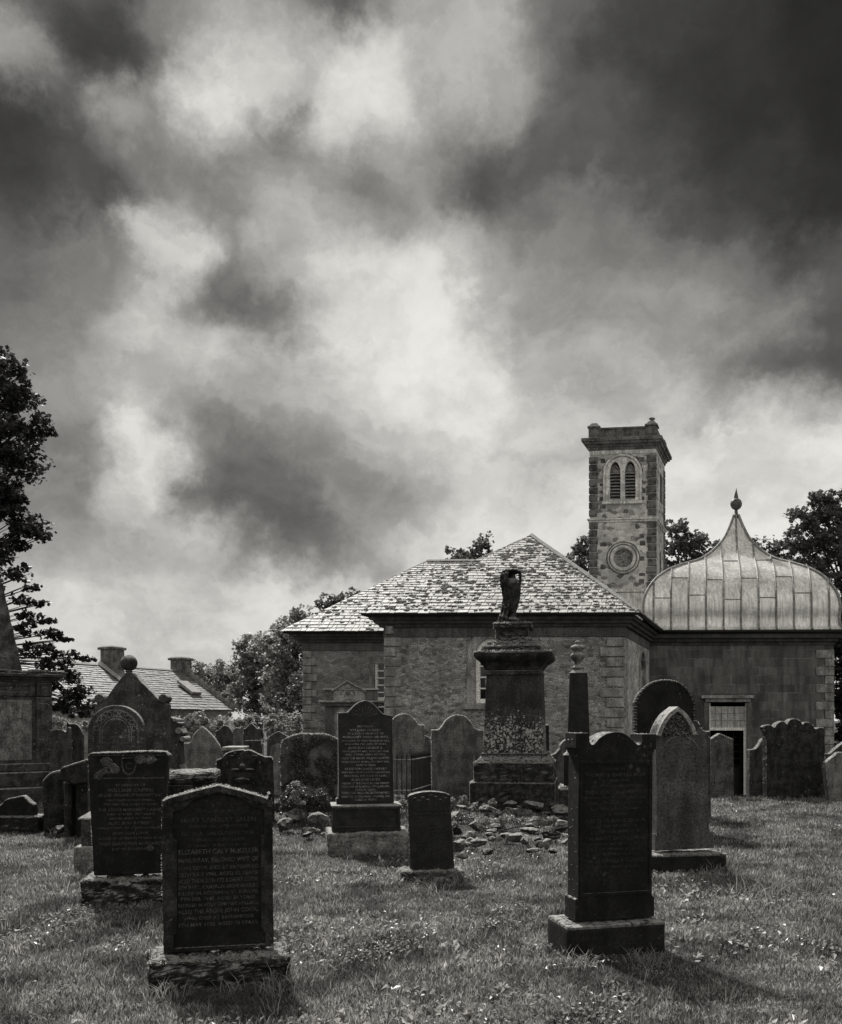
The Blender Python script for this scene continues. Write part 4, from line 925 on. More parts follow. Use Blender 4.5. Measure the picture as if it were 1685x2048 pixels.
for k, (x, y) in enumerate(((830, 1597), (838, 1601), (846, 1595), (872, 1594), (882, 1600), (891, 1596), (862, 1591), (856, 1600))):
    a, z = f.uz(x, y, v); bmesh.ops.create_icosphere(bm, subdivisions=2, radius=.014, matrix=Matrix.Translation((a, v, z)) @ Matrix.Diagonal((1.5, .35, .8, 1))); obj('carved_flower', bm, 'dark', g, smooth=True); bm = B()
bm.free()

# tall black stone at the right
f = Fr(1138, 1920, yaw=14); g = thing('headstone', 'tallest near headstone, jet black with square shoulders and wavy curled top', 'headstone', f, GG)
zt = f.z(1138, 1855); rbox(0, f.u(1333), 0, .37, -.08, zt, g, 'black', .006, .2, 3)
v = .09
ob = [(1151, 1843), (1151, 1800), (1154, 1797), (1157, 1790, 1), (1157, 1650), (1159, 1508), (1156, 1500, 1), (1152, 1496), (1152, 1466), (1179, 1466), (1180, 1484), (1184, 1489, 1), (1190, 1488, 1), (1200, 1476, 1), (1216, 1467, 1), (1232, 1464, 1), (1249, 1467, 1), (1263, 1477, 1), (1273, 1487, 1), (1279, 1490, 1), (1284, 1485, 1), (1285, 1468), (1313, 1468), (1313, 1497), (1309, 1501, 1), (1306, 1509), (1305, 1650), (1304, 1786, 1), (1307, 1792), (1309, 1795), (1309, 1833)]
fringe(g, [f.uz(x, y, v) for x, y in path(ob)], v+.01, v+.17, .008, 160)
bm = B(); prism(bm, ol(f, v, ob, 0), v, v+.17); obj('slab', bm, 'black', g, bevel=.006)
bm = B(); a0, a1 = f.u(1166, v), f.u(1298, v); 
holed(bm, [(a0-.02, f.z(1230, 1790, v)), (a1+.02, f.z(1230, 1790, v)), (a1+.02, f.z(1230, 1522, v)), (a0-.02, f.z(1230, 1522, v))], [[(a0, f.z(1230, 1784, v)), (a1, f.z(1230, 1784, v)), (a1, f.z(1230, 1528, v)), (a0, f.z(1230, 1528, v))]], v-.006, v+.01); obj('panel_border', bm, 'black', g)
TT = ['ERECTED BY', 'THOMAS & ISABELLA MUIR', 'OF TIBBERS LAW,', 'IN LOVING REMEMBRANCE OF', 'THEIR SON JOHN MURRAY', 'WHO DIED AT DRUMLANRIG 17TH MAY 1884', 'AGED 11 YEARS AND 4 MONTHS', 'ALSO THEIR DAUGHTER MARY', 'DIED YOUNG', 'ALSO THEIR SON PETER MUIR', 'WHO DIED AT NEW YORK', '5TH SEPTEMBER 1899 AGED 25', 'THE ABOVE THOMAS MUIR', 'DIED AT MOUNTHOOLIE', '3RD MAY 1902 AGED 70 YEARS', 'ALSO MARGARET HIS SISTER', 'ALSO ISABELLA CURRIE', 'DIED AT DUMFRIES 22ND 1911', 'IN HER 78TH YEAR']
YY = [1538, 1549.5, 1561, 1572, 1584.5, 1595, 1606, 1617.5, 1628, 1641, 1652, 1663.5, 1676, 1687.5, 1698, 1708, 1720.5, 1733, 1744.5]
insc(f, v, 1231, 122, [(s, y, 7 if i in (1, 4, 9, 12, 16) else 4.8) for i, (s, y) in enumerate(zip(TT, YY))], g, 'letterdim')

# pointed stone right
f = Fr(1296, 1752, yaw=9); g = thing('headstone', 'grey gothic headstone with a pointed pale-edged hood over carved foliage', 'headstone', f, GG)
rbox(0, f.u(1455), 0, .45, -.1, f.z(1296, 1711), g, 'black', .012, .15, 4)
v = .12; f2 = f
body = [(1311, 1702), (1311, 1668), (1315, 1664, 1), (1314, 1580), (1312, 1470), (1320, 1449, 1), (1333, 1429, 1), (1353, 1414), (1371, 1429, 1), (1384, 1450, 1), (1391, 1468), (1402, 1470, 1), (1411, 1480, 1), (1414, 1492, 1), (1416, 1560), (1419, 1655, 1), (1424, 1663), (1428, 1664), (1429, 1696)]
bm = B(); prism(bm, ol(f, v, body), v, v+.15); obj('slab', bm, 'gothic', g, bevel=.006)
hood = [f.uz(x, y, v) for x, y in path([(1312, 1470), (1320, 1449, 1), (1333, 1429, 1), (1353, 1413), (1371, 1428, 1), (1384, 1449, 1), (1391, 1467)])]
bm = B(); band(bm, hood, .04, v-.04, v+.16); obj('hood_mould', bm, 'ivory', g, bevel=.008)
rd = random.Random(8); bm = B()
for k in range(70):
    q = rd.random(); y = 1428+q*48; hwp = (y-1420)*.58 if y < 1460 else 30; x = 1352+rd.uniform(-hwp, hwp)*.88; a, z = f.uz(x, y, v)
    an = rd.uniform(0, 6.28); r = rd.uniform(.014, .03)
    tube(bm, [(a+r*math.cos(an+t_), v-.010*math.sin(t_*1.3), z+r*math.sin(an+t_)) for t_ in np.linspace(0, 2.2, 5)], [.004, .008, .009, .007, .003], 5)
obj('carved_foliage', bm, 'dark', g, smooth=True)
bm = B(); c0 = f.uz(1362, 1512, v); rr = .205
tube(bm, [(c0[0]+rr*math.cos(a), v-.001, c0[1]+rr*math.sin(a)) for a in np.linspace(0, math.pi, 24)], .004, 5); obj('incised_arch', bm, 'mid', g)
worn(f, v, f.u(1322, v), f.u(1400, v), [f.z(1360, y, v) for y in range(1500, 1650, 9)], g, .018, 'gothic', 9)

# ivy-clad stone and the carved one left of centre
f = Fr(561, d=12.6, yaw=8); g = thing('headstone', 'broad headstone smothered in dark ivy, behind the boulders left of the inscribed stone', 'headstone', f, GG)
oi = ol(f, 0, [(563, 1625), (562, 1510), (565, 1483, 1), (583, 1472, 1), (601, 1467), (650, 1468), (668, 1474, 1), (682, 1484), (684, 1625)], .01, 3)
fringe(g, [q for q in oi if True], 0, .14, .013, 500, out=.012)
bm = B(); prism(bm, oi, 0, .14); obj('slab', bm, 'lich', g, bevel=.01)
rng = np.random.default_rng(5)
xs = np.array([p[0] for p in oi]); zs_ = np.array([p[1] for p in oi]); n_ = 9000
cu_ = rng.uniform(xs.min()-.02, xs.max()+.02, n_); cz_ = rng.uniform(0, zs_.max()+.02, n_)
lim = np.interp(cu_, [xs.min(), xs.min()+.15, xs.min()+.3, xs.max()-.25, xs.max()], [zs_.max()-.16, zs_.max()-.06, zs_.max(), zs_.max()-.01, zs_.max()-.12])
nz = np.array([mn.noise(Vector((a*5, b*5, 1))) for a, b in zip(cu_, cz_)])
ok = (cz_ < lim) & (nz > -.12)
c_ = np.stack([cu_[ok], -.01-.02*rng.random(ok.sum())-.04*np.maximum(nz[ok], 0), cz_[ok]], 1)
obj('ivy', mesh_quads('ivy', leaf_quads(c_, .026, rng, 1)), 'ivy', g, kind='stuff')
f = Fr(434, d=12.2, yaw=7); g = thing('headstone', 'squat dark headstone with a worn winged relief and scrolled top', 'headstone', f, GG)
oo = [(434, 1650), (433, 1521), (444, 1516, 1), (454, 1507, 1), (469, 1502, 1), (485, 1500, 1), (489, 1502), (501, 1501, 1), (519, 1509, 1), (528, 1514), (543, 1514), (546, 1520), (548, 1600), (549, 1650)]
fringe(g, [f.uz(x, y, 0) for x, y in path(oo)], 0, .16, .013, 500, out=.01)
bm = B(); prism(bm, ol(f, 0, oo, .006, 6), 0, .16); obj('slab', bm, 'blackrough', g, bevel=.02, seg=2)
bm = B()
for (x, y, rx, rz, b_) in ((485, 1535, .05, .06, .04), (472, 1540, .07, .025, .02), (499, 1540, .07, .025, .02), (455, 1540, .025, .13, .03), (520, 1540, .025, .13, .03), (485, 1562, .11, .05, .02), (485, 1585, .12, .02, .02), (462, 1512, .05, .012, .02), (510, 1512, .05, .012, .02)):
    a, z = f.uz(x, y); bmesh.ops.create_icosphere(bm, subdivisions=3, radius=1, matrix=Matrix.Translation((a, 0, z)) @ Matrix.Diagonal((rx, b_, rz, 1)))
obj('worn_relief', bm, 'blackrough', g, smooth=True)
# arched stone and gabled stone with ball at the far left
f = Fr(177, d=10.2, yaw=4); g = thing('headstone', 'dark round-arched headstone with incised rings, standing before the stone with the ball', 'headstone', f, GG)
c0 = f.uz(232, 1464); rr = f.u(288)-c0[0]; L0 = c0[0]-rr
bm = B(); prism(bm, [(L0+2*rr, 0), (L0+2*rr, c0[1])]+[(c0[0]+rr*math.cos(a), c0[1]+rr*.98*math.sin(a)) for a in np.linspace(.12, math.pi-.12, 22)]+[(L0, c0[1]), (L0, 0)], 0, .12); obj('slab', bm, 'dark', g, bevel=.006)
bm = B()
for r_ in (.80, .56, .48): tube(bm, [(c0[0]+rr*r_, -.002, c0[1]-.12)]+[(c0[0]+rr*r_*math.cos(a), -.002, c0[1]+rr*r_*math.sin(a)) for a in np.linspace(0, math.pi, 22)]+[(c0[0]-rr*r_, -.002, c0[1]-.12)], .006, 5)
for k in range(9):
    a = math.pi*(.06+.88*k/8); tube(bm, [(c0[0]+rr*.68*math.cos(a)+.03*math.cos(q), -.003, c0[1]+rr*.68*math.sin(a)+.03*math.sin(q)) for q in np.linspace(0, 6.28, 9)], .006, 5)
obj('incised_rings', bm, 'mid', g)
insc(f, 0, 232, 66, [('ERECTED', 1452, 5), ('BY', 1460, 4), ('IN MEMORY OF', 1468, 4.5)], g, 'letterdim')
insc(f, 0, 232, 90, [('JANET SCOTT', 1480, 6.5), ('WIFE OF JOSEPH GRIERSON', 1489, 4.5), ('WHO DIED AT DURISDEER', 1497, 4.5)], g, 'letterdim')
f = Fr(190, d=11.6, yaw=5); g = thing('headstone', 'large dark gabled headstone crowned by a stone ball, scrolls at its shoulders', 'headstone', f, GG)
bm = B(); prism(bm, ol(f, 0, [(190, 1700), (190, 1412), (197, 1405, 1), (213, 1395, 1), (232, 1369, 1), (252, 1345), (265, 1345), (285, 1366, 1), (306, 1387, 1), (322, 1403, 1), (335, 1409), (335, 1700)], .006, 2), 0, .26); obj('slab', bm, 'dark', g, bevel=.015, seg=2)
bm = B(); c0 = f.uz(258.5, 1326, .13); r_ = 16.5/F*11.7
lathe(bm, [(.03, c0[1]-r_-.05), (.05, c0[1]-r_)]+[(r_*math.cos(a), c0[1]+r_*math.sin(a)) for a in np.linspace(-1.2, 1.5, 14)], c0[0], .13, 20); obj('ball', bm, 'moss', g, smooth=True)
for x in (199, 327):
    bm = B(); a, z = f.uz(x, 1397, 0); tube(bm, [(a, -.03, z), (a, .29, z)], .062, 14); obj('scroll', bm, 'dark', g, bevel=.01)
# big panelled tomb with pyramid, left edge
f = Fr(104, d=16.5, yaw=34); g = thing('tomb', 'large panelled chest tomb with moulded cornice and a tall lichened pyramid on top, left edge', 'tomb', f)
WL = -3.0; u0 = WL; zc = f.z(104, 1366); zk = f.z(104, 1354); zf = f.z(104, 1395); zb = f.z(104, 1525); z2 = f.z(104, 1541)
bm = B(); box(bm, u0, 0, 0, 2.2, zb-.01, zc); obj('wall', bm, 'dark', g, bevel=.01)
bm = B()
for o_, a, b in ((.05, 0, .05), (.12, .05, .10), (.22, .10, zk-zc+.05)): box(bm, u0-o_, o_, -o_, 2.2+o_, zc+a, zc+b-.002)
obj('cornice', bm, 'dark', g, bevel=.01)
bm = B(); box(bm, u0-.2, .2, -.2, 2.4, zk+.05, zk+.10); o = obj('moss_ledge', bm, 'moss', g, bevel=.02, seg=2); rough(o, .09, 5, .12)
for xx in (-.28, -1.55, u0):
    bm = B(); box(bm, xx, xx+.28, -.05, .02, zb, zf-.005); box(bm, xx+.07, xx+.21, -.065, -.04, zb+.1, zf-.12); obj('pilaster', bm, 'dark', g, bevel=.01)
    bm = B(); box(bm, xx, xx+.28, -.05, .02, zf+.02, zc-.01); bmesh.ops.create_icosphere(bm, subdivisions=2, radius=.07, matrix=Matrix.Translation((xx+.14, -.05, (zf+zc)/2)) @ Matrix.Diagonal((1, .3, 1, 1))); obj('rosette_block', bm, 'dark', g, bevel=.008)
for a, b in ((-1.25, -.3), (-2.7, -1.57)):
    bm = B(); holed(bm, [(a, zf+.02), (b, zf+.02), (b, zc-.01), (a, zc-.01)], [[(a+.1, zf+.10), (b-.1, zf+.10), (b-.1, zc-.07), (a+.1, zc-.07)]], -.035, .02); obj('frieze_panel', bm, 'dark', g, bevel=.006)
    bm = B(); box(bm, a+.06, b-.06, -.012, .02, zb+.06, zf-.06); obj('wall_panel', bm, 'mid', g, bevel=.004)
bm = B(); box(bm, u0-.1, .1, -.1, 2.3, z2, zb); box(bm, u0-.25, .25, -.25, 2.5, z2-.28, z2-.004); box(bm, u0-.4, .4, -.45, 2.6, -.4, z2-.284); obj('steps', bm, 'dark', g, bevel=.015)
zt = zk+.08
bm = B(); cx_ = -1.45; box(bm, cx_-.95, cx_+.95, .1, 2.0, zt, 6.9, .8, .8); o = obj('pyramid', bm, 'dark', g)
rough(o, .05, 5, .25)
# low broken stone at the left edge
f = Fr(-38, 1668, yaw=4); g = thing('headstone', 'low black headstone fragment with a scrolled top on a block at the left edge', 'headstone', f, GG)
rbox(0, f.u(78), 0, .3, -.05, f.z(30, 1633), g, 'black', .02, .1, 4)
v = .06; bm = B(); prism(bm, ol(f, v, [(-30, 1636), (-28, 1615), (-10, 1614, 1), (2, 1609, 1), (13, 1598, 1), (26, 1595, 1), (41, 1592, 1), (48, 1593, 1), (57, 1602, 1), (67, 1609), (69, 1634)], .005, 3), v, v+.15); obj('slab', bm, 'black', g, bevel=.012)

# draped urn on its great pedestal
f = Fr(940, d=13.3, yaw=-11); g = thing('pedestal_monument', 'tall mossy pedestal monument carrying a draped urn, spotted with pale lichen', 'monument', f)
cc_ = .68
def sq(pl, pr, yt, yb, mat, name, amp=.0, top=None, bev=.012, lev=4, size=.1, extra=None):
    h_ = .5
    for _ in range(4): v = cc_-h_; h_ = (f.u(pr, v)-f.u(pl, v))/2
    uc = (f.u(pr, v)+f.u(pl, v))/2; za, zb_ = f.z(pl, yb, v), f.z(pl, yt, v)
    t_ = 0
    if top: t_ = h_-(f.u(top[1], v)-f.u(top[0], v))/2
    bm = B(); box(bm, uc-h_, uc+h_, v, v+2*h_, za, zb_, t_, t_); o = obj(name, bm, mat, g, bevel=bev, seg=2)
    if amp: rough(o, amp, lev, size)
    if name in ('plinth', 'step', 'moss_ledge', 'cap', 'small_die', 'ledge'):
        n = int(h_*900); q = FRNG.random(n)*2-1; e = h_-t_; c = np.concatenate([np.stack([uc+q*e, np.full(n, v+t_)+FRNG.normal(0, .012, n), np.full(n, zb_)+FRNG.normal(.004, .008, n)], 1),
            np.stack([np.full(n, uc-e)+FRNG.normal(0, .008, n), v+h_+q*e, np.full(n, zb_)+FRNG.normal(0, .008, n)], 1), np.stack([np.full(n//2, uc-h_-.004), np.full(n//2, v+.01), za+(zb_-za)*FRNG.random(n//2)], 1), np.stack([np.full(n//2, uc+h_+.004), np.full(n//2, v+.02), za+(zb_-za)*FRNG.random(n//2)], 1)])
        obj('lit_rim_lichen', mesh_quads('crust', leaf_quads(c, .013, FRNG, 1)), 'fringe', g, kind='stuff')  # pale tufts added to draw lit rims on ledges and corners
    return uc, h_, za, zb_
sq(940, 1110, 1565, 1660, 'moss', 'plinth', .03)
sq(948, 1107, 1525, 1565, 'moss', 'plinth', .03); sq(949, 1107, 1512, 1526, 'moss', 'plinth', .02, (962, 1095))
sq(962, 1094, 1506, 1513, 'moss', 'base_mould', 0); sq(967, 1088, 1349, 1507, 'shaft', 'die', 0, (970, 1080), bev=.008)
sq(967, 1084, 1341, 1350, 'dark', 'neck_mould', 0)
bm = B(); prof_ = [(970, 1081, 1341), (968, 1084, 1334), (961, 1091, 1325), (952, 1101, 1318), (948, 1105, 1313), (948, 1105, 1305)]
rows = []
for pl, pr, y in prof_:
    h_ = .5
    for _ in range(4): v = cc_-h_; h_ = (f.u(pr, v)-f.u(pl, v))/2
    uc = (f.u(pr, v)+f.u(pl, v))/2; z = f.z(pl, y, v); rows.append([bm.verts.new(p) for p in ((uc-h_, v, z), (uc+h_, v, z), (uc+h_, v+2*h_, z), (uc-h_, v+2*h_, z))])
for a, b in zip(rows, rows[1:]):
    for k in range(4): bm.faces.new((a[k], a[(k+1) % 4], b[(k+1) % 4], b[k]))
bm.faces.new(rows[0][::-1]); bm.faces.new(rows[-1]); obj('cornice', bm, 'blackrough', g, bevel=.006)
sq(949, 1104, 1303, 1308, 'moss', 'moss_ledge', .03, size=.05)
sq(968, 1081, 1292, 1305, 'moss', 'step', .03, size=.06)
sq(984, 1071, 1275, 1293, 'moss', 'step', .03, (992, 1058), size=.06)
sq(992, 1057, 1255, 1276, 'moss', 'small_die', .02, size=.06); uc, h_, za, zt = sq(988, 1063, 1246, 1256, 'moss', 'cap', .02, size=.05)
s_ = F/13.3; cy_ = cc_
uu = f.u(1030, cc_); 
def zz(y): return f.z(1030, y, cc_)
bm = B(); lathe(bm, [(.14, zz(1250)), (.14, zz(1240)), (.06, zz(1234)), (.05, zz(1229)), (.09, zz(1220)), (.135, zz(1200)), (.150, zz(1180)), (.15, zz(1168)), (.125, zz(1161)), (.07, zz(1157)), (.055, zz(1146)), (.11, zz(1142)), (.10, zz(1139))], uu-.05, cy_, 24)
obj('urn', bm, 'moss', g, smooth=True)
bm = B(); n1, n2 = 26, 30; rows = []
for j in range(n2+1):
    q = j/n2; y = 1139+q*107; z = zz(y)
    rr = .155+.02*math.sin(q*9)+(.05*(q-.8)/.2 if q > .8 else 0)-(.04*max(0, .1-q)/.1)
    row = []
    for i in range(n1+1):
        a = math.pi*(.50+.98*i/n1) - .25; fold = .018*math.sin(i*1.9+q*3)+.012*math.sin(i*4.1)
        row.append(bm.verts.new((uu-.045+(rr+fold)*math.cos(a), cy_+(rr+fold)*math.sin(a), z)))
    rows.append(row)
for a, b in zip(rows, rows[1:]):
    for i in range(n1): bm.faces.new((a[i], a[i+1], b[i+1], b[i]))
o = obj('drape', bm, 'blackrough', g, smooth=True); s = o.modifiers.new('s', 'SOLIDIFY'); s.thickness = .03; rough(o, .02, 1, .06)
bm = B(); bmesh.ops.create_icosphere(bm, subdivisions=3, radius=1, matrix=Matrix.Translation((uu-.06, cy_, zz(1143))) @ Matrix.Diagonal((.15, .15, .05, 1))); tube(bm, [(uu+.02, cy_-.05, zz(1142)), (uu+.085, cy_-.05, zz(1144)), (uu+.095, cy_-.05, zz(1155)), (uu+.09, cy_-.05, zz(1172))], [.03, .028, .02, .018], 8)
o = obj('drape_crown', bm, 'blackrough', g, smooth=True); rough(o, .02, 1, .05)
# obelisk with urn
f = Fr(1117, d=14.2, yaw=-9); g = thing('obelisk', 'slim tapering obelisk topped by a small turned urn, in front of the church corner', 'obelisk', f); cc_ = .4
sq(1117, 1196, 1579, 1640, 'lich', 'plinth'); sq(1117, 1196, 1573, 1580, 'ivory', 'ledge', top=(1122, 1191)); sq(1128, 1185, 1510, 1575, 'granite', 'die'); sq(1127, 1187, 1503, 1511, 'ivory', 'cap', top=(1137, 1179))
sq(1135, 1181, 1345, 1505, 'granite', 'shaft', 0, (1138.5, 1174), bev=.006); uc, h_, za, zt = sq(1138.5, 1174, 1337, 1346, 'ivory', 'shaft_top', top=(1149, 1164), bev=.003)
k_ = 14.4/F; z0_ = f.z(1156, 1338, cc_)
bm = B(); lathe(bm, [(r*k_, z0_+(1338-y)*k_) for r, y in ((13, 1338), (13, 1335), (9, 1333), (6, 1329), (6, 1325), (10, 1321), (14, 1315), (14.5, 1310), (11, 1306), (7, 1304), (8, 1301), (13, 1298), (15, 1295), (12, 1291), (6, 1289), (5, 1286), (6.5, 1284), (3, 1281))], uc, cc_, 20)
obj('urn', bm, 'mid', g, smooth=True)

# remaining stones, each an upright of its own
UP = [
 ('low-peaked dark slab behind the railing, left of the tall shouldered slab', 786, 15.5, 8, [(783, 1640), (782, 1450), (787, 1438, 1), (797, 1430, 1), (810, 1427.5, 1), (822, 1431, 1), (832, 1442, 1), (838, 1449, 1), (850, 1450), (850, 1520), (850, 1640)], .12, 'mid', .003),
 ('tall grey slab with rounded head and square shoulders beside the pedestal', 864, 14.6, 8, [(865, 1660), (864, 1460), (878, 1459, 1), (886, 1450, 1), (896, 1437, 1), (908, 1431, 1), (919, 1430, 1), (932, 1434, 1), (943, 1446, 1), (949, 1455, 1), (957, 1460), (967, 1460), (968, 1660)], .13, 'mid', .002),
 ('small slanting stone showing between the two tall slabs', 850, 17, 8, [(840, 1640), (840, 1472), (852, 1472, 1), (860, 1477, 1), (868, 1486, 1), (868, 1640)], .1, 'lich', .003),
 ('black headstone with a rope-carved round arch behind the gothic stone', 1273, 11.4, 6, [(1273, 1680), (1273, 1405), (1283, 1386, 1), (1303, 1368, 1), (1331, 1362, 1), (1358, 1367, 1), (1378, 1385, 1), (1389, 1408), (1391, 1680)], .16, 'black', .004),
 ('lichened stone with a sloping ogee shoulder between gothic stone and doorway', 1345, 13, 6, [(1345, 1660), (1345, 1425, 1), (1370, 1427, 1), (1388, 1437, 1), (1398, 1446, 1), (1405, 1459, 1), (1413, 1463, 1), (1422, 1462), (1423, 1660)], .12, 'dark', .003),
 ('small gabled headstone standing in front of the mausoleum door', 1423, 16.6, 6, [(1423, 1620), (1423, 1478), (1440, 1467), (1467, 1479), (1469, 1620)], .14, 'lich', .006),
 ('narrow stone with a curved shoulder left of the triple-scrolled stone', 1500, 16.9, 10, [(1500, 1625), (1500, 1499), (1511, 1498, 1), (1519, 1490, 1), (1526, 1479, 1), (1536, 1476, 1), (1555, 1478), (1556, 1625)], .12, 'lich', .004),
 ('broad blackened headstone with three scrolled humps before the mausoleum corner', 1535, 16.2, 12, [(1535, 1625), (1534, 1466), (1529, 1455, 1), (1535, 1450, 1), (1543, 1451, 1), (1549, 1455, 1), (1555, 1448, 1), (1563, 1443, 1), (1570, 1444, 1), (1575, 1449), (1581, 1440, 1), (1590, 1437.5, 1), (1600, 1441, 1), (1606, 1449), (1611, 1445, 1), (1618, 1445, 1), (1626, 1451, 1), (1632, 1458, 1), (1640, 1455, 1), (1648, 1456), (1650, 1470), (1651, 1625)], .15, 'blackrough', .006),
 ('curved-shouldered headstone rising out of the right edge of the picture', 1651, 16.7, 8, [(1651, 1620), (1651, 1507), (1662, 1507, 1), (1673, 1497, 1), (1684, 1488, 1), (1697, 1482, 1), (1712, 1488, 1), (1724, 1500, 1), (1735, 1507), (1736, 1620)], .12, 'dark', .004),
 ('rounded leaning headstone at the right edge, in front of the curved-shouldered one', 1659, 15.8, 10, [(1661, 1620), (1656, 1575, 1), (1652, 1532, 1), (1659, 1520, 1), (1671, 1511, 1), (1678, 1505, 1), (1690, 1507, 1), (1708, 1521, 1), (1716, 1545, 1), (1714, 1620)], .12, 'mid', .006),
 ('gothic-arched stone with pale rim left of the squat carved headstone', 366, 17, 5, [(366, 1640), (366, 1486), (381, 1485, 1), (388, 1470, 1), (397, 1460, 1), (405, 1453), (416, 1462, 1), (430, 1478, 1), (441, 1496, 1), (447, 1530), (448, 1640)], .16, 'mid', .005),
 ('distant round-headed stone with small shoulders, second back from the boundary shrubs', 431, 22, 4, [(431, 1590), (431, 1463), (440, 1458, 1), (446, 1452, 1), (452, 1451, 1), (459, 1455, 1), (465, 1464), (466, 1590)], .12, 'dark', .003),
 ('distant low round-headed stone between the shouldered one and the lancet one', 466, 22.6, 4, [(465, 1590), (466, 1461), (472, 1456, 1), (480, 1457, 1), (487, 1464, 1), (488, 1590)], .12, 'mid', .003),
 ('distant lancet-shaped stone behind the little railing', 487, 21, 4, [(487, 1590), (487, 1470, 1), (492, 1457, 1), (503, 1446), (514, 1457, 1), (521, 1470, 1), (523, 1590)], .14, 'dark', .004),
 ('round stone disc head peeping over the arched panel stone', 574, 21, 4, [(574, 1560), (574, 1470, 1), (579, 1462, 1), (586, 1461, 1), (592, 1468, 1), (592, 1560)], .1, 'mid', .003),
 ('upright dark stone beside the panelled tomb, leaf mould on top', 105, 16, 6, [(100, 1620), (100, 1461), (112, 1459, 1), (124, 1460, 1), (131, 1464), (140, 1466, 1), (141, 1620)], .14, 'dark', .006),
 ('round-topped distant stone between the panelled tomb and the ball-crowned stone', 133, 19.5, 4, [(133, 1590), (133, 1456, 1), (140, 1449, 1), (150, 1448, 1), (157, 1452, 1), (162, 1460, 1), (166, 1470), (166, 1590)], .12, 'dark', .003),
 ('thin dark post stone just right of the urn pedestal', 1089, 15.4, 5, [(1086, 1610), (1087, 1450), (1099, 1450), (1100, 1610)], .15, 'granite', 0),
 ('lichen-white stone with a scalloped shoulder between pedestal and obelisk', 1100, 16.4, 6, [(1090, 1620), (1098, 1512), (1106, 1509, 1), (1113, 1506, 1), (1120, 1497, 1), (1122, 1490, 1), (1130, 1481, 1), (1145, 1477, 1), (1162, 1480, 1), (1178, 1492), (1180, 1620)], .14, 'lich', .006),
]
for i, (lab, px, d, yaw, pts, th, mat, amp) in enumerate(UP):
    fr, o = upright(lab, px, None, yaw, pts, th, mat, d=d, amp=amp, seed=i+11, bevel=.014)
    fringe(o, [fr.uz(x, y, 0) for x, y in path(pts)], .002, th*.9, .014+.0005*max(d-14, 0), 380, .3, out=.008)
    if 'rope' in lab:
        bm = B(); ew = [fr.uz(x, y, 0) for x, y in path(pts[1:-1])]; ew = [(ew[0][0], .3)]+[(ew[0][0], z) for z in np.arange(.4, ew[0][1], .08)]+ew+[(ew[-1][0], z) for z in np.arange(ew[-1][1]-.08, .3, -.08)]
        tot_ = []; 
        for a, b in zip(ew, ew[1:]):
            L = math.dist(a, b); k = max(1, int(L/.03))
            tot_ += [(a[0]+(b[0]-a[0])*j/k, a[1]+(b[1]-a[1])*j/k) for j in range(k)]
        for j, (a, z) in enumerate(tot_):
            bmesh.ops.create_icosphere(bm, subdivisions=1, radius=.03, matrix=Matrix.Translation((a, .02+.01*(j % 2), z)) @ Matrix.Diagonal((1, 1.6, .9, 1)))
        e = obj('rope_moulding', bm, 'moss', o, smooth=True)
# headstone with an arched inner panel
f = Fr(533, d=18, yaw=5); g = thing('headstone', 'pointed headstone with a paler arched panel, partly behind the ivy-clad stone', 'headstone', f, GG)
bm = B(); prism(bm, ol(f, 0, [(533, 1600), (534, 1500, 1), (540, 1473, 1), (557, 1462), (568, 1468, 1), (578, 1476, 1), (584, 1500), (586, 1600)], .003, 2), 0, .15); obj('slab', bm, 'dark', g, bevel=.012)
bm = B(); prism(bm, ol(f, -.004, [(541, 1590), (541, 1505, 1), (546, 1491, 1), (556, 1487, 1), (568, 1490, 1), (576, 1504, 1), (577, 1590)]), -.004, .02); obj('panel', bm, 'mid', g)
# ledger on blocks far left centre
f = Fr(444, d=18.5, yaw=3); g = thing('table_tomb', 'small pale table slab behind the squat carved headstone', 'tomb', f)
bm = B(); u1 = f.u(487); box(bm, 0, u1, 0, .9, f.z(450, 1502), f.z(450, 1494)); obj('table_slab', bm, 'ivory', g, bevel=.02, seg=2)
bm = B(); box(bm, .05, u1-.05, .08, .8, -.4, f.z(450, 1502)-.002); obj('chest', bm, 'dark', g, bevel=.02)
# scrolled monument seen edge on beside the ball-crowned stone
f = Fr(343, d=14.2, yaw=5); g = thing('scroll_monument', 'narrow scrolled monument seen edge-on, right behind the ball-crowned stone', 'monument', f)
bm = B(); prism(bm, ol(f, 0, [(338, 1640), (339, 1433), (345, 1436, 1), (352, 1443, 1), (359, 1446), (359, 1451), (354, 1454, 1), (362, 1460, 1), (366, 1468, 1), (360, 1474, 1), (357, 1490), (359, 1530), (366, 1545), (367, 1640)], .003, 3), 0, .5); obj('shaft', bm, 'dark', g, bevel=.01)
for (x, y, r) in ((357, 1462, .05), (366, 1478, .045), (350, 1440, .03)):
    bm = B(); a, z = f.uz(x, y); tube(bm, [(a, -.03, z), (a, .5, z)], r, 12); obj('scroll', bm, 'ivory', g, bevel=.008)
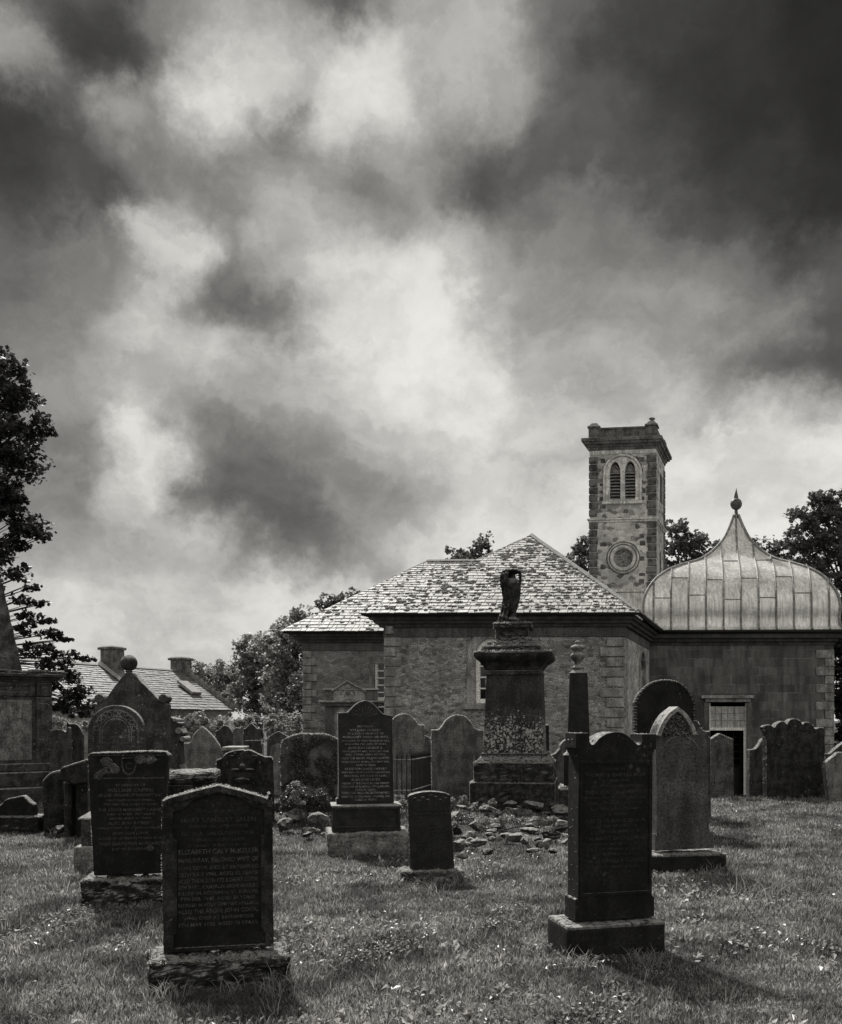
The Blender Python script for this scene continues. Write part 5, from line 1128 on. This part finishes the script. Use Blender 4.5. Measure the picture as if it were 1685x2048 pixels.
# pedimented monument against the church
f = Fr(640, d=19.5, yaw=1); g = thing('wall_monument', 'pedimented wall monument with a worn carved tympanum against the church wing', 'monument', f)
def ub(a, b, y0, y1, v0, v1, mat, nm, bev=.01, tx=0):
    bm = B(); box(bm, f.u(a, v0), f.u(b, v0), v0, v1, f.z(a, y1, v0), f.z(a, y0, v0), tx, 0); return obj(nm, bm, mat, g, bevel=bev)
ub(637, 767, 1401, 1405, -.16, .6, 'quoin', 'cornice'); ub(642, 762, 1405.3, 1412, -.08, .55, 'frieze', 'cornice')
ub(652, 756, 1412, 1680, .06, .5, 'quoin', 'wall'); 
for a in (650, 738): ub(a, a+18, 1412.3, 1680, 0, .1, 'frieze', 'pilaster')
ub(649, 755, 1380, 1401, 0, .45, 'frieze', 'attic'); ub(645, 759, 1377.5, 1380, -.05, .5, 'quoin', 'attic_coping')
bm = B(); prism(bm, ol(f, -.02, [(667, 1401), (667, 1379), (695, 1362), (730, 1380), (730, 1401)]), -.02, .4); obj('pediment', bm, 'quoin', g, bevel=.006)
bm = B(); band(bm, [f.uz(x, y, -.08) for x, y in ((663, 1381), (695, 1360.5), (734, 1382))], .035, -.09, .5); obj('pediment_coping', bm, 'ivory', g, bevel=.006)
bm = B()
for x, y, r in ((696, 1386, .06), (690, 1392, .03), (702, 1380, .03), (655, 1390, .05)):
    a, z = f.uz(x, y, -.03); bmesh.ops.create_icosphere(bm, subdivisions=2, radius=r, matrix=Matrix.Translation((a, -.01 if x > 660 else 0, z)) @ Matrix.Diagonal((1, .5, 1.1, 1)))
tube(bm, [(f.uz(696+14*math.cos(a), 1390-14*math.sin(a), -.03)[0], -.025, f.uz(696, 1390-14*math.sin(a), -.03)[1]) for a in np.linspace(0, math.pi, 10)], .012, 6)
obj('carving', bm, 'frieze', g, smooth=True)
# leaning slabs and mossy chest behind the front stones
f = Fr(84, d=11.6, yaw=10); bm = B(); prism(bm, ol(f, 0, [(88, 1665), (84, 1563), (94, 1550), (104, 1543), (118, 1540), (133, 1553), (130, 1600), (122, 1665)], .012, 4), 0, .22)
single('standing_slab', 'rough broken slab set upright at the left, beside the tilted table slab', 'stone slab', f, bm, 'blackrough', .03, seg=2)
f = Fr(119, d=11.0, yaw=6); g = thing('table_tomb', 'collapsed table tomb with a tilted black slab over a lichened stone, left', 'tomb', f)
bm = B(); prism(bm, ol(f, 0, [(120, 1560), (119, 1540), (124, 1534), (174, 1518), (230, 1512), (230, 1552), (150, 1570)], .008, 4), 0, .7); o = obj('table_slab', bm, 'blackrough', g, bevel=.03, seg=2)
bm = B(); prism(bm, ol(f, .1, [(152, 1562), (152, 1690), (235, 1690), (235, 1556)], .01, 4), .1, .6); obj('support', bm, 'blackrough', g, bevel=.03)
bm = B(); prism(bm, ol(f, .1, [(126, 1562), (128, 1680), (141, 1680), (142, 1564)], .01, 4), .1, .5); obj('support', bm, 'blackrough', g, bevel=.03)
f = Fr(325, d=10.6, yaw=6); g = thing('chest_tomb', 'low chest tomb under a thick rounded cushion of moss, between the two left headstones', 'tomb', f)
bm = B(); u1 = f.u(428); box(bm, -.1, u1, 0, .8, f.z(330, 1570), f.z(330, 1545)); o = obj('mossy_slab', bm, 'moss', g, bevel=.10, seg=4, smooth=True); rough(o, .06, 3, .1)
bm = B(); box(bm, -.02, u1-.1, .08, .7, -.05, f.z(330, 1570)); obj('chest', bm, 'blackrough', g, bevel=.02)

# railings
def railing(label, pts, ztop, zrail, zlow, gap, cat='railing', r=.010):
    X0_, Y0_ = pts[0]; fr = Fr(0, d=Y0_, X=X0_); g = thing('iron_railing', label, cat, fr)
    P0 = [Vector((x-X0_, y-Y0_, 0)) for x, y in pts]
    bm = B()
    for z in (zrail, zlow): tube(bm, [p+Vector((0, 0, z)) for p in P0], .013, 6)
    obj('rail', bm, 'ironpale', g, smooth=True)
    base = None
    for a, b in zip(P0, P0[1:]):
        L = (b-a).length; n = int(L/gap); dd = (b-a).normalized()
        for i in range(n+1):
            p = a.lerp(b, i/n) if n else a
            if base is None:
                bm = B(); tube(bm, [(0, 0, -.3), (0, 0, ztop-.05)], r, 6); tube(bm, [(0, 0, ztop-.07), (0, 0, ztop-.04), (0, 0, ztop+.02)], [.008, .02, .002], 6)
                tube(bm, [(-.03, 0, ztop-.06), (0, 0, ztop-.08), (.03, 0, ztop-.06)], .006, 4)
                base = obj('baluster', bm, 'iron', g); base.location = p
            else:
                c = base.copy(); C.objects.link(c); c.parent = g; c.location = p
    return g
railing('low spiked iron railing round the plot in front of the tall slabs', [(( 775-CX)/F*13.6, 13.6), ((823.6-CX)/F*13.6, 13.6), ((866-CX)/F*14.9, 14.9)], 1.01, .913, .42, .075)
railing('distant spiked railing in front of the lancet-shaped stone', [((490-CX)/F*19.6, 19.6), ((545-CX)/F*20, 20)], 1.24, 1.07, .2, .10)

# ------------------------------------------------------------------ rubble
BL = [(598, 1630, 30, 20, 0, 'large rounded boulder left of the inscribed headstone'), (641, 1640, 24, 17, 1, 'rounded boulder touching the inscribed headstone steps'), (572, 1648, 17, 14, 0, None), (556, 1612, 12, 9, 0, None), (620, 1660, 12, 8, 0, None),
 (912, 1630, 20, 12, 1, None), (908, 1655, 20, 13, 0, None), (940, 1668, 18, 9, 1, None), (982, 1618, 24, 12, 1, None), (1047, 1624, 24, 14, 1, 'pale oblong boulder tilted on the heap under the urn pedestal'), (1072, 1609, 26, 8, 0, None), (1016, 1622, 15, 10, 0, None),
 (1122, 1620, 24, 14, 1, 'flat-topped boulder against the tall black headstone'), (1122, 1650, 22, 13, 0, None), (955, 1650, 18, 10, 0, None), (958, 1682, 20, 9, 1, None), (916, 1688, 18, 12, 0, None), (1078, 1640, 20, 9, 0, None), (1100, 1668, 20, 11, 0, None), (1040, 1672, 22, 10, 1, None), (1000, 1650, 18, 9, 0, None), (1012, 1668, 15, 8, 1, None), (1060, 1656, 18, 7, 0, None), (925, 1708, 14, 7, 0, None), (975, 1700, 14, 6, 0, None), (1135, 1680, 14, 10, 0, None),
 (141, 1628, 26, 22, 0, 'lichened boulder under the collapsed table tomb'), (118, 1655, 12, 9, 0, None), (178, 1640, 12, 14, 0, None), (1020, 1604, 14, 6, 0, None), (1092, 1625, 14, 8, 0, None), (890, 1645, 12, 12, 0, None)]
rb_ = random.Random(5)
for k in range(46):
    x = rb_.uniform(895, 1145); y = rb_.uniform(1612, 1700); BL.append((x, y, rb_.uniform(6, 15), rb_.uniform(3, 8), int(rb_.random() < .5), None))
for k in range(8): BL.append((rb_.uniform(552, 655), rb_.uniform(1640, 1668), rb_.uniform(5, 11), rb_.uniform(4, 7), 0, None))
for i, (x, y, rx, rz, tone_, lab) in enumerate(BL):
    d = F*(H-.08)/(y+rz-HY); d = min(d, 12.9); fr = Fr(x, d=d, z0=0); s = d/F; z = H+(HY-y)*s
    bm = B(); bmesh.ops.create_icosphere(bm, subdivisions=4 if rx > 15 else 3, radius=1)
    rd = random.Random(i); pl = [(Vector((rd.gauss(0, 1), rd.gauss(0, 1), rd.gauss(0, .8))).normalized(), rd.uniform(.45, .85)) for _ in range(11)]
    for v in bm.verts:
        c = v.co.copy()
        for nrm, dd in pl:
            e = c.dot(nrm)-dd
            if e > 0: c -= nrm*e
        v.co = c+mn.noise_vector(c*2.5+Vector((i, 0, 0)))*.10+mn.noise_vector(c*8)*.03
    bmesh.ops.transform(bm, verts=bm.verts, matrix=Matrix.Translation((0, 0, z-.02)) @ Matrix.Rotation(rd.uniform(-.35, .35) if i != 9 else .6, 4, 'Y') @ Matrix.Diagonal((rx*s*1.1, rx*s*rd.uniform(.7, 1), rz*s*1.1, 1)))
    o = obj('boulder', bm, 'boulder' if tone_ else 'blackrough' if i % 3 == 0 and i > 5 else 'lich', smooth=True); e_ = o.modifiers.new('e', 'EDGE_SPLIT'); e_.split_angle = R(32); o.location = fr.loc
    tag(o, lab or 'rough stone lying among the tumbled rubble before the tombs', 'boulder', 'tumbled rubble stones')

# ------------------------------------------------------------------ trees and shrubs
def foliage(blobs, d, leaf, dens, seed, dj=1.0, cl=.22, up=.35):
    rng = np.random.default_rng(seed); out = []; cs = []
    for b in blobs:
        px, py, rx, ry = b[:4]; dd = b[4] if len(b) > 4 else d
        s = dd/F; R3 = np.array([rx*s, min(rx, ry)*s*dj, ry*s]); c = np.array(P(px, py, dd))
        clb = min(cl, max(.05, min(rx, ry)*s*.8)); vol = max(rx*ry*s*s, .01); nc = max(4, int(vol/(clb*clb)*2.6*dens))
        q = rng.normal(size=(nc, 3)); q /= np.linalg.norm(q, axis=1)[:, None]; q *= rng.uniform(.15, 1, size=(nc, 1))**.45
        cen = c+q*R3*rng.uniform(.8, 1.08, size=(nc, 1)); cs.append((c, R3))
        m = int(60*(clb/.22)**2*(.1/leaf)**2); m = max(6, min(m, 150))
        p = rng.normal(size=(nc, m, 3)); p /= np.linalg.norm(p, axis=2)[..., None]+1e-9
        p *= rng.uniform(.2, 1, size=(nc, m, 1))**.5*clb*rng.uniform(.5, 1.35, size=(nc, 1, 1)); p[..., 2] *= .75
        out.append((cen[:, None, :]+p).reshape(-1, 3))
    return np.concatenate(out), cs, rng
def tree(name, label, cat, base, blobs, d, leaf, dens, mat, seed, dj=1.0, cl=.22, group=None, tr=.22, kind=None, up=.35):
    fr = Fr(base, d=d, z0=-.2); g = thing(name, label, cat, fr, group)
    pts, cs, rng = foliage(blobs, d, leaf, dens, seed, dj, cl)
    q = leaf_quads(pts-np.array(fr.loc), leaf, rng, up); me = mesh_quads('crown', q); o = obj('crown', me, mat, g)
    if tr:
        bm = B(); rd = random.Random(seed); hi = max(c[2] for c, r in cs); 
        topz = min(hi*.8, hi-.5)+.2; bx = [Vector((0, 0, -.3)), Vector((rd.uniform(-.1, .1), 0, topz*.35)), Vector((rd.uniform(-.3, .3), 0, topz*.7)), Vector((rd.uniform(-.3, .3), 0, topz))]
        tube(bm, bx, [tr, tr*.8, tr*.5, tr*.2], 8)
        for c, r in cs:
            e = Vector(c)-fr.loc; st = bx[1].lerp(bx[3], min(max((e.z-topz*.45)/max(topz, 1), 0), .95)); md = st.lerp(e, .5)+Vector((0, 0, .15*(e-st).length*.5))
            tube(bm, [st, md, e], [tr*.35, tr*.2, tr*.06], 5)
            for k in range(3):
                e2 = e+Vector((rd.uniform(-1, 1)*r[0], rd.uniform(-1, 1)*r[1], rd.uniform(-.6, .9)*r[2]))*.8; tube(bm, [md, md.lerp(e2, .5), e2], [tr*.14, tr*.09, tr*.03], 4)
        obj('trunk', bm, 'bark', g, smooth=True)
    return g
TG = 'trees behind the church'
tree('broadleaf_tree', 'tall dark maple at the left edge, its drooping branches hanging before the cottage', 'tree', -150,
 [(-60, 800, 90, 110), (10, 745, 45, 50), (35, 800, 38, 45), (60, 845, 32, 26), (98, 866, 22, 10), (20, 880, 60, 50), (45, 935, 38, 38), (-30, 960, 80, 90), (-5, 1010, 45, 30), (30, 1040, 40, 34), (62, 1055, 34, 26), (85, 1075, 20, 12), (30, 1100, 36, 30), (-40, 1130, 60, 80), (48, 1150, 22, 20), (62, 1176, 20, 8), (40, 1200, 30, 10), (75, 1208, 24, 6), (55, 1232, 30, 12), (92, 1243, 26, 5), (60, 1262, 34, 14), (105, 1268, 30, 10), (130, 1280, 22, 7), (75, 1300, 42, 16), (130, 1308, 36, 8), (170, 1318, 28, 5), (110, 1330, 40, 16), (120, 1360, 40, 20), (150, 1385, 34, 18), (120, 1410, 34, 14), (165, 1408, 22, 16), (150, 1430, 18, 9), (180, 1425, 10, 12)], 18.5, .10, 1.35, 'leafdark', 3, cl=.27, tr=.13)
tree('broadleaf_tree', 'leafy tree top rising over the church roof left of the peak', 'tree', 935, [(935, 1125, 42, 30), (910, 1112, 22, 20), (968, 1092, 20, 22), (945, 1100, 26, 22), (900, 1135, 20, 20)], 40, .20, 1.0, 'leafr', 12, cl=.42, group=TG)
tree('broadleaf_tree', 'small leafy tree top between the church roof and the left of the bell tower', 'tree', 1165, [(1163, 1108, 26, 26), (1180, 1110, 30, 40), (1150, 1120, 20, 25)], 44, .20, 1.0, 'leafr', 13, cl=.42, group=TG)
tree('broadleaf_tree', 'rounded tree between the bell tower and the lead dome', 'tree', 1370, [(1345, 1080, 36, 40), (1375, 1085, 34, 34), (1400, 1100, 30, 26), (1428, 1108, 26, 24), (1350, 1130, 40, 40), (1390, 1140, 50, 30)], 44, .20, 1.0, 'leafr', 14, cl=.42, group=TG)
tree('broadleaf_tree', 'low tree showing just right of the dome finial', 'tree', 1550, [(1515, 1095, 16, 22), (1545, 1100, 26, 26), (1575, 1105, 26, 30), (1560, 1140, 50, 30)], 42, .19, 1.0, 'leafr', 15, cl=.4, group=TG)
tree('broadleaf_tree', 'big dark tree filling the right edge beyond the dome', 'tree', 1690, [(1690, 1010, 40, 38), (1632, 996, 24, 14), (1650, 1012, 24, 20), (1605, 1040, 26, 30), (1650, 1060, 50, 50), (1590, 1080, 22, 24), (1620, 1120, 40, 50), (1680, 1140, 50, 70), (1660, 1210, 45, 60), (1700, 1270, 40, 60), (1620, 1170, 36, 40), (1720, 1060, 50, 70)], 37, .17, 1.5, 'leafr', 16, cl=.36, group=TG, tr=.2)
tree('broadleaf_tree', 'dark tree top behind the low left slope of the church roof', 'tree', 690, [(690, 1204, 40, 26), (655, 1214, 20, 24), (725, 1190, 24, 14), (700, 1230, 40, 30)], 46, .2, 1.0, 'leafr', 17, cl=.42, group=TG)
LM = 'leafy trees between the cottage and the church'
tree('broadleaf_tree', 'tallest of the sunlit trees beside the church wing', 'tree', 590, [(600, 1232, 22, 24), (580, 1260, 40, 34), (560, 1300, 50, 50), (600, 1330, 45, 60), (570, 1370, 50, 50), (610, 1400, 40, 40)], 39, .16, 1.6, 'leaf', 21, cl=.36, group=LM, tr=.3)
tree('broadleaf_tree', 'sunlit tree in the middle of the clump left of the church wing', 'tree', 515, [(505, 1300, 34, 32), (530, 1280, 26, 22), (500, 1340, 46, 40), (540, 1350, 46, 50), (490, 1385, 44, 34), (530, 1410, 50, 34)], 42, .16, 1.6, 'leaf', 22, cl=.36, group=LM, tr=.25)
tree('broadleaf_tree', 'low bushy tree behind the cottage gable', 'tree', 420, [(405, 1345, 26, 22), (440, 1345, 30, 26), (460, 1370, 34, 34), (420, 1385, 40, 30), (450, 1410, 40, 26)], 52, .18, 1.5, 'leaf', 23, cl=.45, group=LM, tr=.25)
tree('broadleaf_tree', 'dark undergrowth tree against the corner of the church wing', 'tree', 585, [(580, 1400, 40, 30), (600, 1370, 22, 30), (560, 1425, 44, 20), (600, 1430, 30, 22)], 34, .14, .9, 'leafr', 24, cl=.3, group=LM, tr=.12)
def shrub(label, px, d, blobs, leaf, mat, seed, cl=.1, dens=1.0, group=None): return tree('shrub', label, 'shrub', px, blobs, d, leaf, dens, mat, seed, cl=cl, tr=.03, group=group)
SG = 'bright shrubs along the graveyard boundary'
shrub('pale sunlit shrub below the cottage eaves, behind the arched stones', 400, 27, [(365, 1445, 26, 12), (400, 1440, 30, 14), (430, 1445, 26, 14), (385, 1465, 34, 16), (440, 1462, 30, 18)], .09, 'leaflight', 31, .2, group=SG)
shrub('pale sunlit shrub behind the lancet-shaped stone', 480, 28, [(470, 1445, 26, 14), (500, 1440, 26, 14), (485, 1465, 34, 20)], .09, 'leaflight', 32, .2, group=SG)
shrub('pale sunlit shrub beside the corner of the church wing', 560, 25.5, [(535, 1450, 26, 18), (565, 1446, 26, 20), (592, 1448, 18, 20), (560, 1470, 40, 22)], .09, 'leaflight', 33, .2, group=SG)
shrub('pale leafy clump beneath the cottage wall at the far left', 150, 30, [(110, 1450, 34, 16), (150, 1455, 26, 12), (180, 1455, 22, 16)], .09, 'leaf', 34, .2, group=SG)
shrub('dense rounded bush growing at the foot of the ivy-clad stone', 600, 11.9, [(592, 1592, 26, 26), (640, 1598, 24, 20), (615, 1606, 34, 18), (570, 1606, 12, 16)], .018, 'ivy', 35, .05, 1.2)
shrub('spiky weed standing before the rounded bush', 592, 11.5, [(592, 1570, 5, 12), (590, 1590, 8, 10), (596, 1608, 12, 10)], .03, 'leaflight', 36, .05, .6)
shrub('wiry weed clump sprouting from the middle of the rubble heap', 975, 11.6, [(975, 1650, 26, 22), (960, 1672, 24, 14), (990, 1672, 22, 14)], .03, 'weed', 37, .07, 1.0)
shrub('dark ground ivy creeping between the rubble stones', 1010, 12.0, [(930, 1640, 22, 8), (985, 1632, 24, 7), (1030, 1645, 26, 9), (1085, 1652, 24, 9), (1120, 1665, 16, 9), (960, 1664, 20, 8), (1050, 1668, 22, 7), (905, 1672, 14, 9), (1130, 1640, 12, 8)], .026, 'ivy', 44, .05, 1.0)
shrub('low straggling weeds over the front of the rubble heap', 930, 11.3, [(925, 1672, 16, 9), (945, 1690, 20, 8), (1000, 1690, 26, 8), (1050, 1685, 24, 8), (1105, 1685, 22, 9), (1010, 1640, 14, 9), (1105, 1640, 10, 9)], .026, 'weed', 43, .05, .9)
shrub('weed clump in the rubble beside the tall black headstone', 1060, 11.7, [(1055, 1655, 14, 12), (1078, 1650, 12, 14), (1090, 1668, 14, 8)], .03, 'weed', 38, .06, .8)
shrub('tall weed against the foot of the tall shouldered slab', 915, 13.4, [(905, 1605, 10, 12), (925, 1600, 8, 16), (935, 1612, 10, 8)], .03, 'leaflight', 39, .05, .8)
shrub('thin sprouting weed before the urn pedestal', 985, 12.6, [(985, 1605, 6, 8), (950, 1615, 7, 10)], .03, 'leaflight', 40, .04, .7)
shrub('leafy weed filling the plot behind the small arched headstone', 800, 12.8, [(795, 1600, 14, 22), (812, 1612, 12, 16), (835, 1600, 8, 14)], .03, 'weed', 41, .06, .9)
# dark hedge bank and tree line far behind, seen through the gaps
g = shrub('dark leafy mass at the right edge beside the mausoleum', 1700, 29, [(1700, 1310, 44, 50), (1700, 1370, 44, 60), (1700, 1430, 44, 60), (1705, 1500, 40, 50), (1680, 1310, 24, 44), (1678, 1350, 22, 40), (1678, 1400, 22, 40)], .13, 'leafdark', 42, .26)

# ------------------------------------------------------------------ grass, weeds, fallen leaves
rng = np.random.default_rng(77)
def spread(n, y0, y1, p=1.0):
    """points on the lawn the lens can see, thinning with distance"""
    q = rng.random(n); y = y0*(y1/y0)**(q**p); x = (rng.random(n)*2-1)*(y*.535+.25)
    return x, y
NX = 260; gx0, gx1, gy0, gy1 = -13, 13, 2.4, 26.0
GZ = np.array([[gz(a, b) for a in np.linspace(gx0, gx1, NX)] for b in np.linspace(gy0, gy1, NX)])
N1 = np.array([[mn.noise(Vector((a*.9, b*.9, 5)))+.6*mn.noise(Vector((a*3.1, b*3.1, 9))) for a in np.linspace(gx0, gx1, NX)] for b in np.linspace(gy0, gy1, NX)])
def samp(G, x, y):
    i = np.clip((x-gx0)/(gx1-gx0)*(NX-1), 0, NX-1.001); j = np.clip((y-gy0)/(gy1-gy0)*(NX-1), 0, NX-1.001)
    a, b = i.astype(int), j.astype(int); fx, fy = i-a, j-b
    return (G[b, a]*(1-fx)+G[b, a+1]*fx)*(1-fy)+(G[b+1, a]*(1-fx)+G[b+1, a+1]*fx)*fy
def blades(x, y, ln, wd, lean, lean_dir=None):
    n = len(x); z = samp(GZ, x, y)-.005; th = rng.random(n)*6.283 if lean_dir is None else lean_dir+rng.normal(0, .7, n)
    dx, dy = np.cos(th)*lean*ln, np.sin(th)*lean*ln; ph = rng.random(n)*6.283; wx, wy = np.cos(ph)*wd/2, np.sin(ph)*wd/2
    b0 = np.stack([x-wx, y-wy, z], 1); b1 = np.stack([x+wx, y+wy, z], 1)
    hz = ln*np.sqrt(np.maximum(1-lean*lean*.6, .1)); m0 = np.stack([x+dx*.35-wx*.8, y+dy*.35-wy*.8, z+hz*.6], 1); m1 = np.stack([x+dx*.35+wx*.8, y+dy*.35+wy*.8, z+hz*.6], 1)
    t0 = np.stack([x+dx-wx*.12, y+dy-wy*.12, z+hz*.98], 1); t1 = np.stack([x+dx+wx*.12, y+dy+wy*.12, z+hz*.98], 1)
    v = np.stack([b0, b1, m1, m0, t1, t0], 1).reshape(-1, 3); k = np.arange(n, dtype=np.int32)[:, None]*6
    li = np.concatenate([k+0, k+1, k+2, k+3, k+3, k+2, k+4, k+5], 1).reshape(-1)
    me = bpy.data.meshes.new('grass'); me.vertices.add(n*6); me.vertices.foreach_set('co', v.reshape(-1).astype(np.float32))
    me.loops.add(n*8); me.loops.foreach_set('vertex_index', li.astype(np.int32)); me.polygons.add(n*2); me.polygons.foreach_set('loop_start', np.arange(0, n*8, 4, dtype=np.int32)); me.update(calc_edges=True)
    return me
n = 420000; x, y = spread(n, 3.0, 24, .92); nn = samp(N1, x, y); mound = np.exp(-((x-1.1)/1.5)**2-((y-12.4)/1.0)**2)
keep = (rng.random(n) > mound*.35); x, y, nn = x[keep], y[keep], nn[keep]
ln = (.022+.034*rng.random(len(x)))*(1+.7*np.clip(nn, -.6, 1)); near = np.zeros(len(x))
for px_, py_, rx_, ry_ in ((440, 1985, .50, .30), (255, 1820, .45, .35), (1236, 1930, .45, .32), (866, 1775, .4, .3), (737, 1720, .6, .3)):
    d_ = F*H/(py_-HY); near = np.maximum(near, np.exp(-((x-(px_-CX)/F*d_)/rx_)**4-((y-d_)/ry_)**4))
ln = ln*(1-.5*near)
wd = (.0028+.0022*rng.random(len(x)))*(1+y/7); lean = rng.uniform(.1, .85, len(x))
o = obj('grass', blades(x, y, ln, wd, lean), 'grass'); o['kind'] = 'stuff'; o['label'] = 'rough mown grass between the graves'; o['category'] = 'grass'
# taller tufts
tx_, ty_ = spread(420, 3.4, 17); spots = [(1500, 1790, 1.0), (1540, 1800, 1.0), (590, 1960, .6), (1160, 1938, .25), (1300, 1932, .2), (640, 1705, .4), (820, 1762, .3), (930, 1764, .3), (1440, 1750, .5), (310, 1990, .15), (540, 1985, .15), (700, 1712, .3), (760, 1710, .3)]
A = []; Bq = []; Lq = []
for a, b in zip(tx_, ty_): k = rng.integers(6, 18); A += list(a+rng.normal(0, .035, k)); Bq += list(b+rng.normal(0, .035, k)); Lq += list(rng.uniform(.06, .13, k))
for px, py, s in spots:
    d = F*H/(py-HY); k = int(90*s+30); A += list((px-CX)/F*d+rng.normal(0, .10*s+.05, k)); Bq += list(d+rng.normal(0, .06, k)); Lq += list(rng.uniform(.08, .12+.14*s, k))
for px in range(1425, 1690, 9): A += list((px-CX)/F*16.6+rng.normal(0, .05, 10)); Bq += list(16.1+rng.normal(0, .15, 10)); Lq += list(rng.uniform(.06, .14, 10))
A, Bq, Lq = map(np.array, (A, Bq, Lq))
o = obj('long_grass', blades(A, Bq, Lq, .004*np.ones(len(A))*(1+Bq/9), rng.uniform(.3, .95, len(A))), 'weed'); o['kind'] = 'stuff'; o['label'] = 'longer pale grass tufts round the stones'; o['category'] = 'grass'
# broad weed leaves and fallen leaves in patches
def flat_leaves(n, y0, y1, thr, s0, s1, tilt, seedp):
    x, y = spread(n, y0, y1, .95); q = samp(N1, x+seedp, y*.999); cen = np.exp(-((x-.3)/2.2)**2)
    k = q+.25*cen > rng.uniform(thr-.12, thr+.25, n); x, y = x[k], y[k]; m = len(x); z = samp(GZ, x, y)+rng.uniform(.015, .055, m)
    c = np.stack([x, y, z], 1); s = rng.uniform(s0, s1, (m, 1)); th = rng.random(m)*6.283
    a = np.stack([np.cos(th), np.sin(th), rng.normal(0, tilt, m)], 1); b = np.stack([-np.sin(th), np.cos(th), rng.normal(0, tilt, m)], 1)
    up = np.array([0, 0, 1.0])*s*rng.uniform(-.1, .35, (m, 1)); w_ = rng.uniform(.22, .42, (m, 1))
    # two quads per leaf folded along the midrib
    q1 = np.stack([c-a*s*.5, c-b*s*w_+up, c+a*s*.5, c+a*s*.02], 1)
    q2 = np.stack([c-a*s*.5, c+a*s*.02, c+a*s*.5, c+b*s*w_+up], 1)
    return np.concatenate([q1, q2])
o = obj('clover', mesh_quads('c', flat_leaves(90000, 3.2, 17, .38, .014, .036, .5, 0)), 'weed'); o['kind'] = 'stuff'; o['label'] = 'clover and broad weeds patching the grass'; o['category'] = 'weeds'
o = obj('fallen_leaves', mesh_quads('c', flat_leaves(14000, 3.2, 15, .42, .025, .055, .6, .6)), 'litter'); o['kind'] = 'stuff'; o['label'] = 'pale dock leaves and fallen leaves scattered in the grass'; o['category'] = 'leaves'
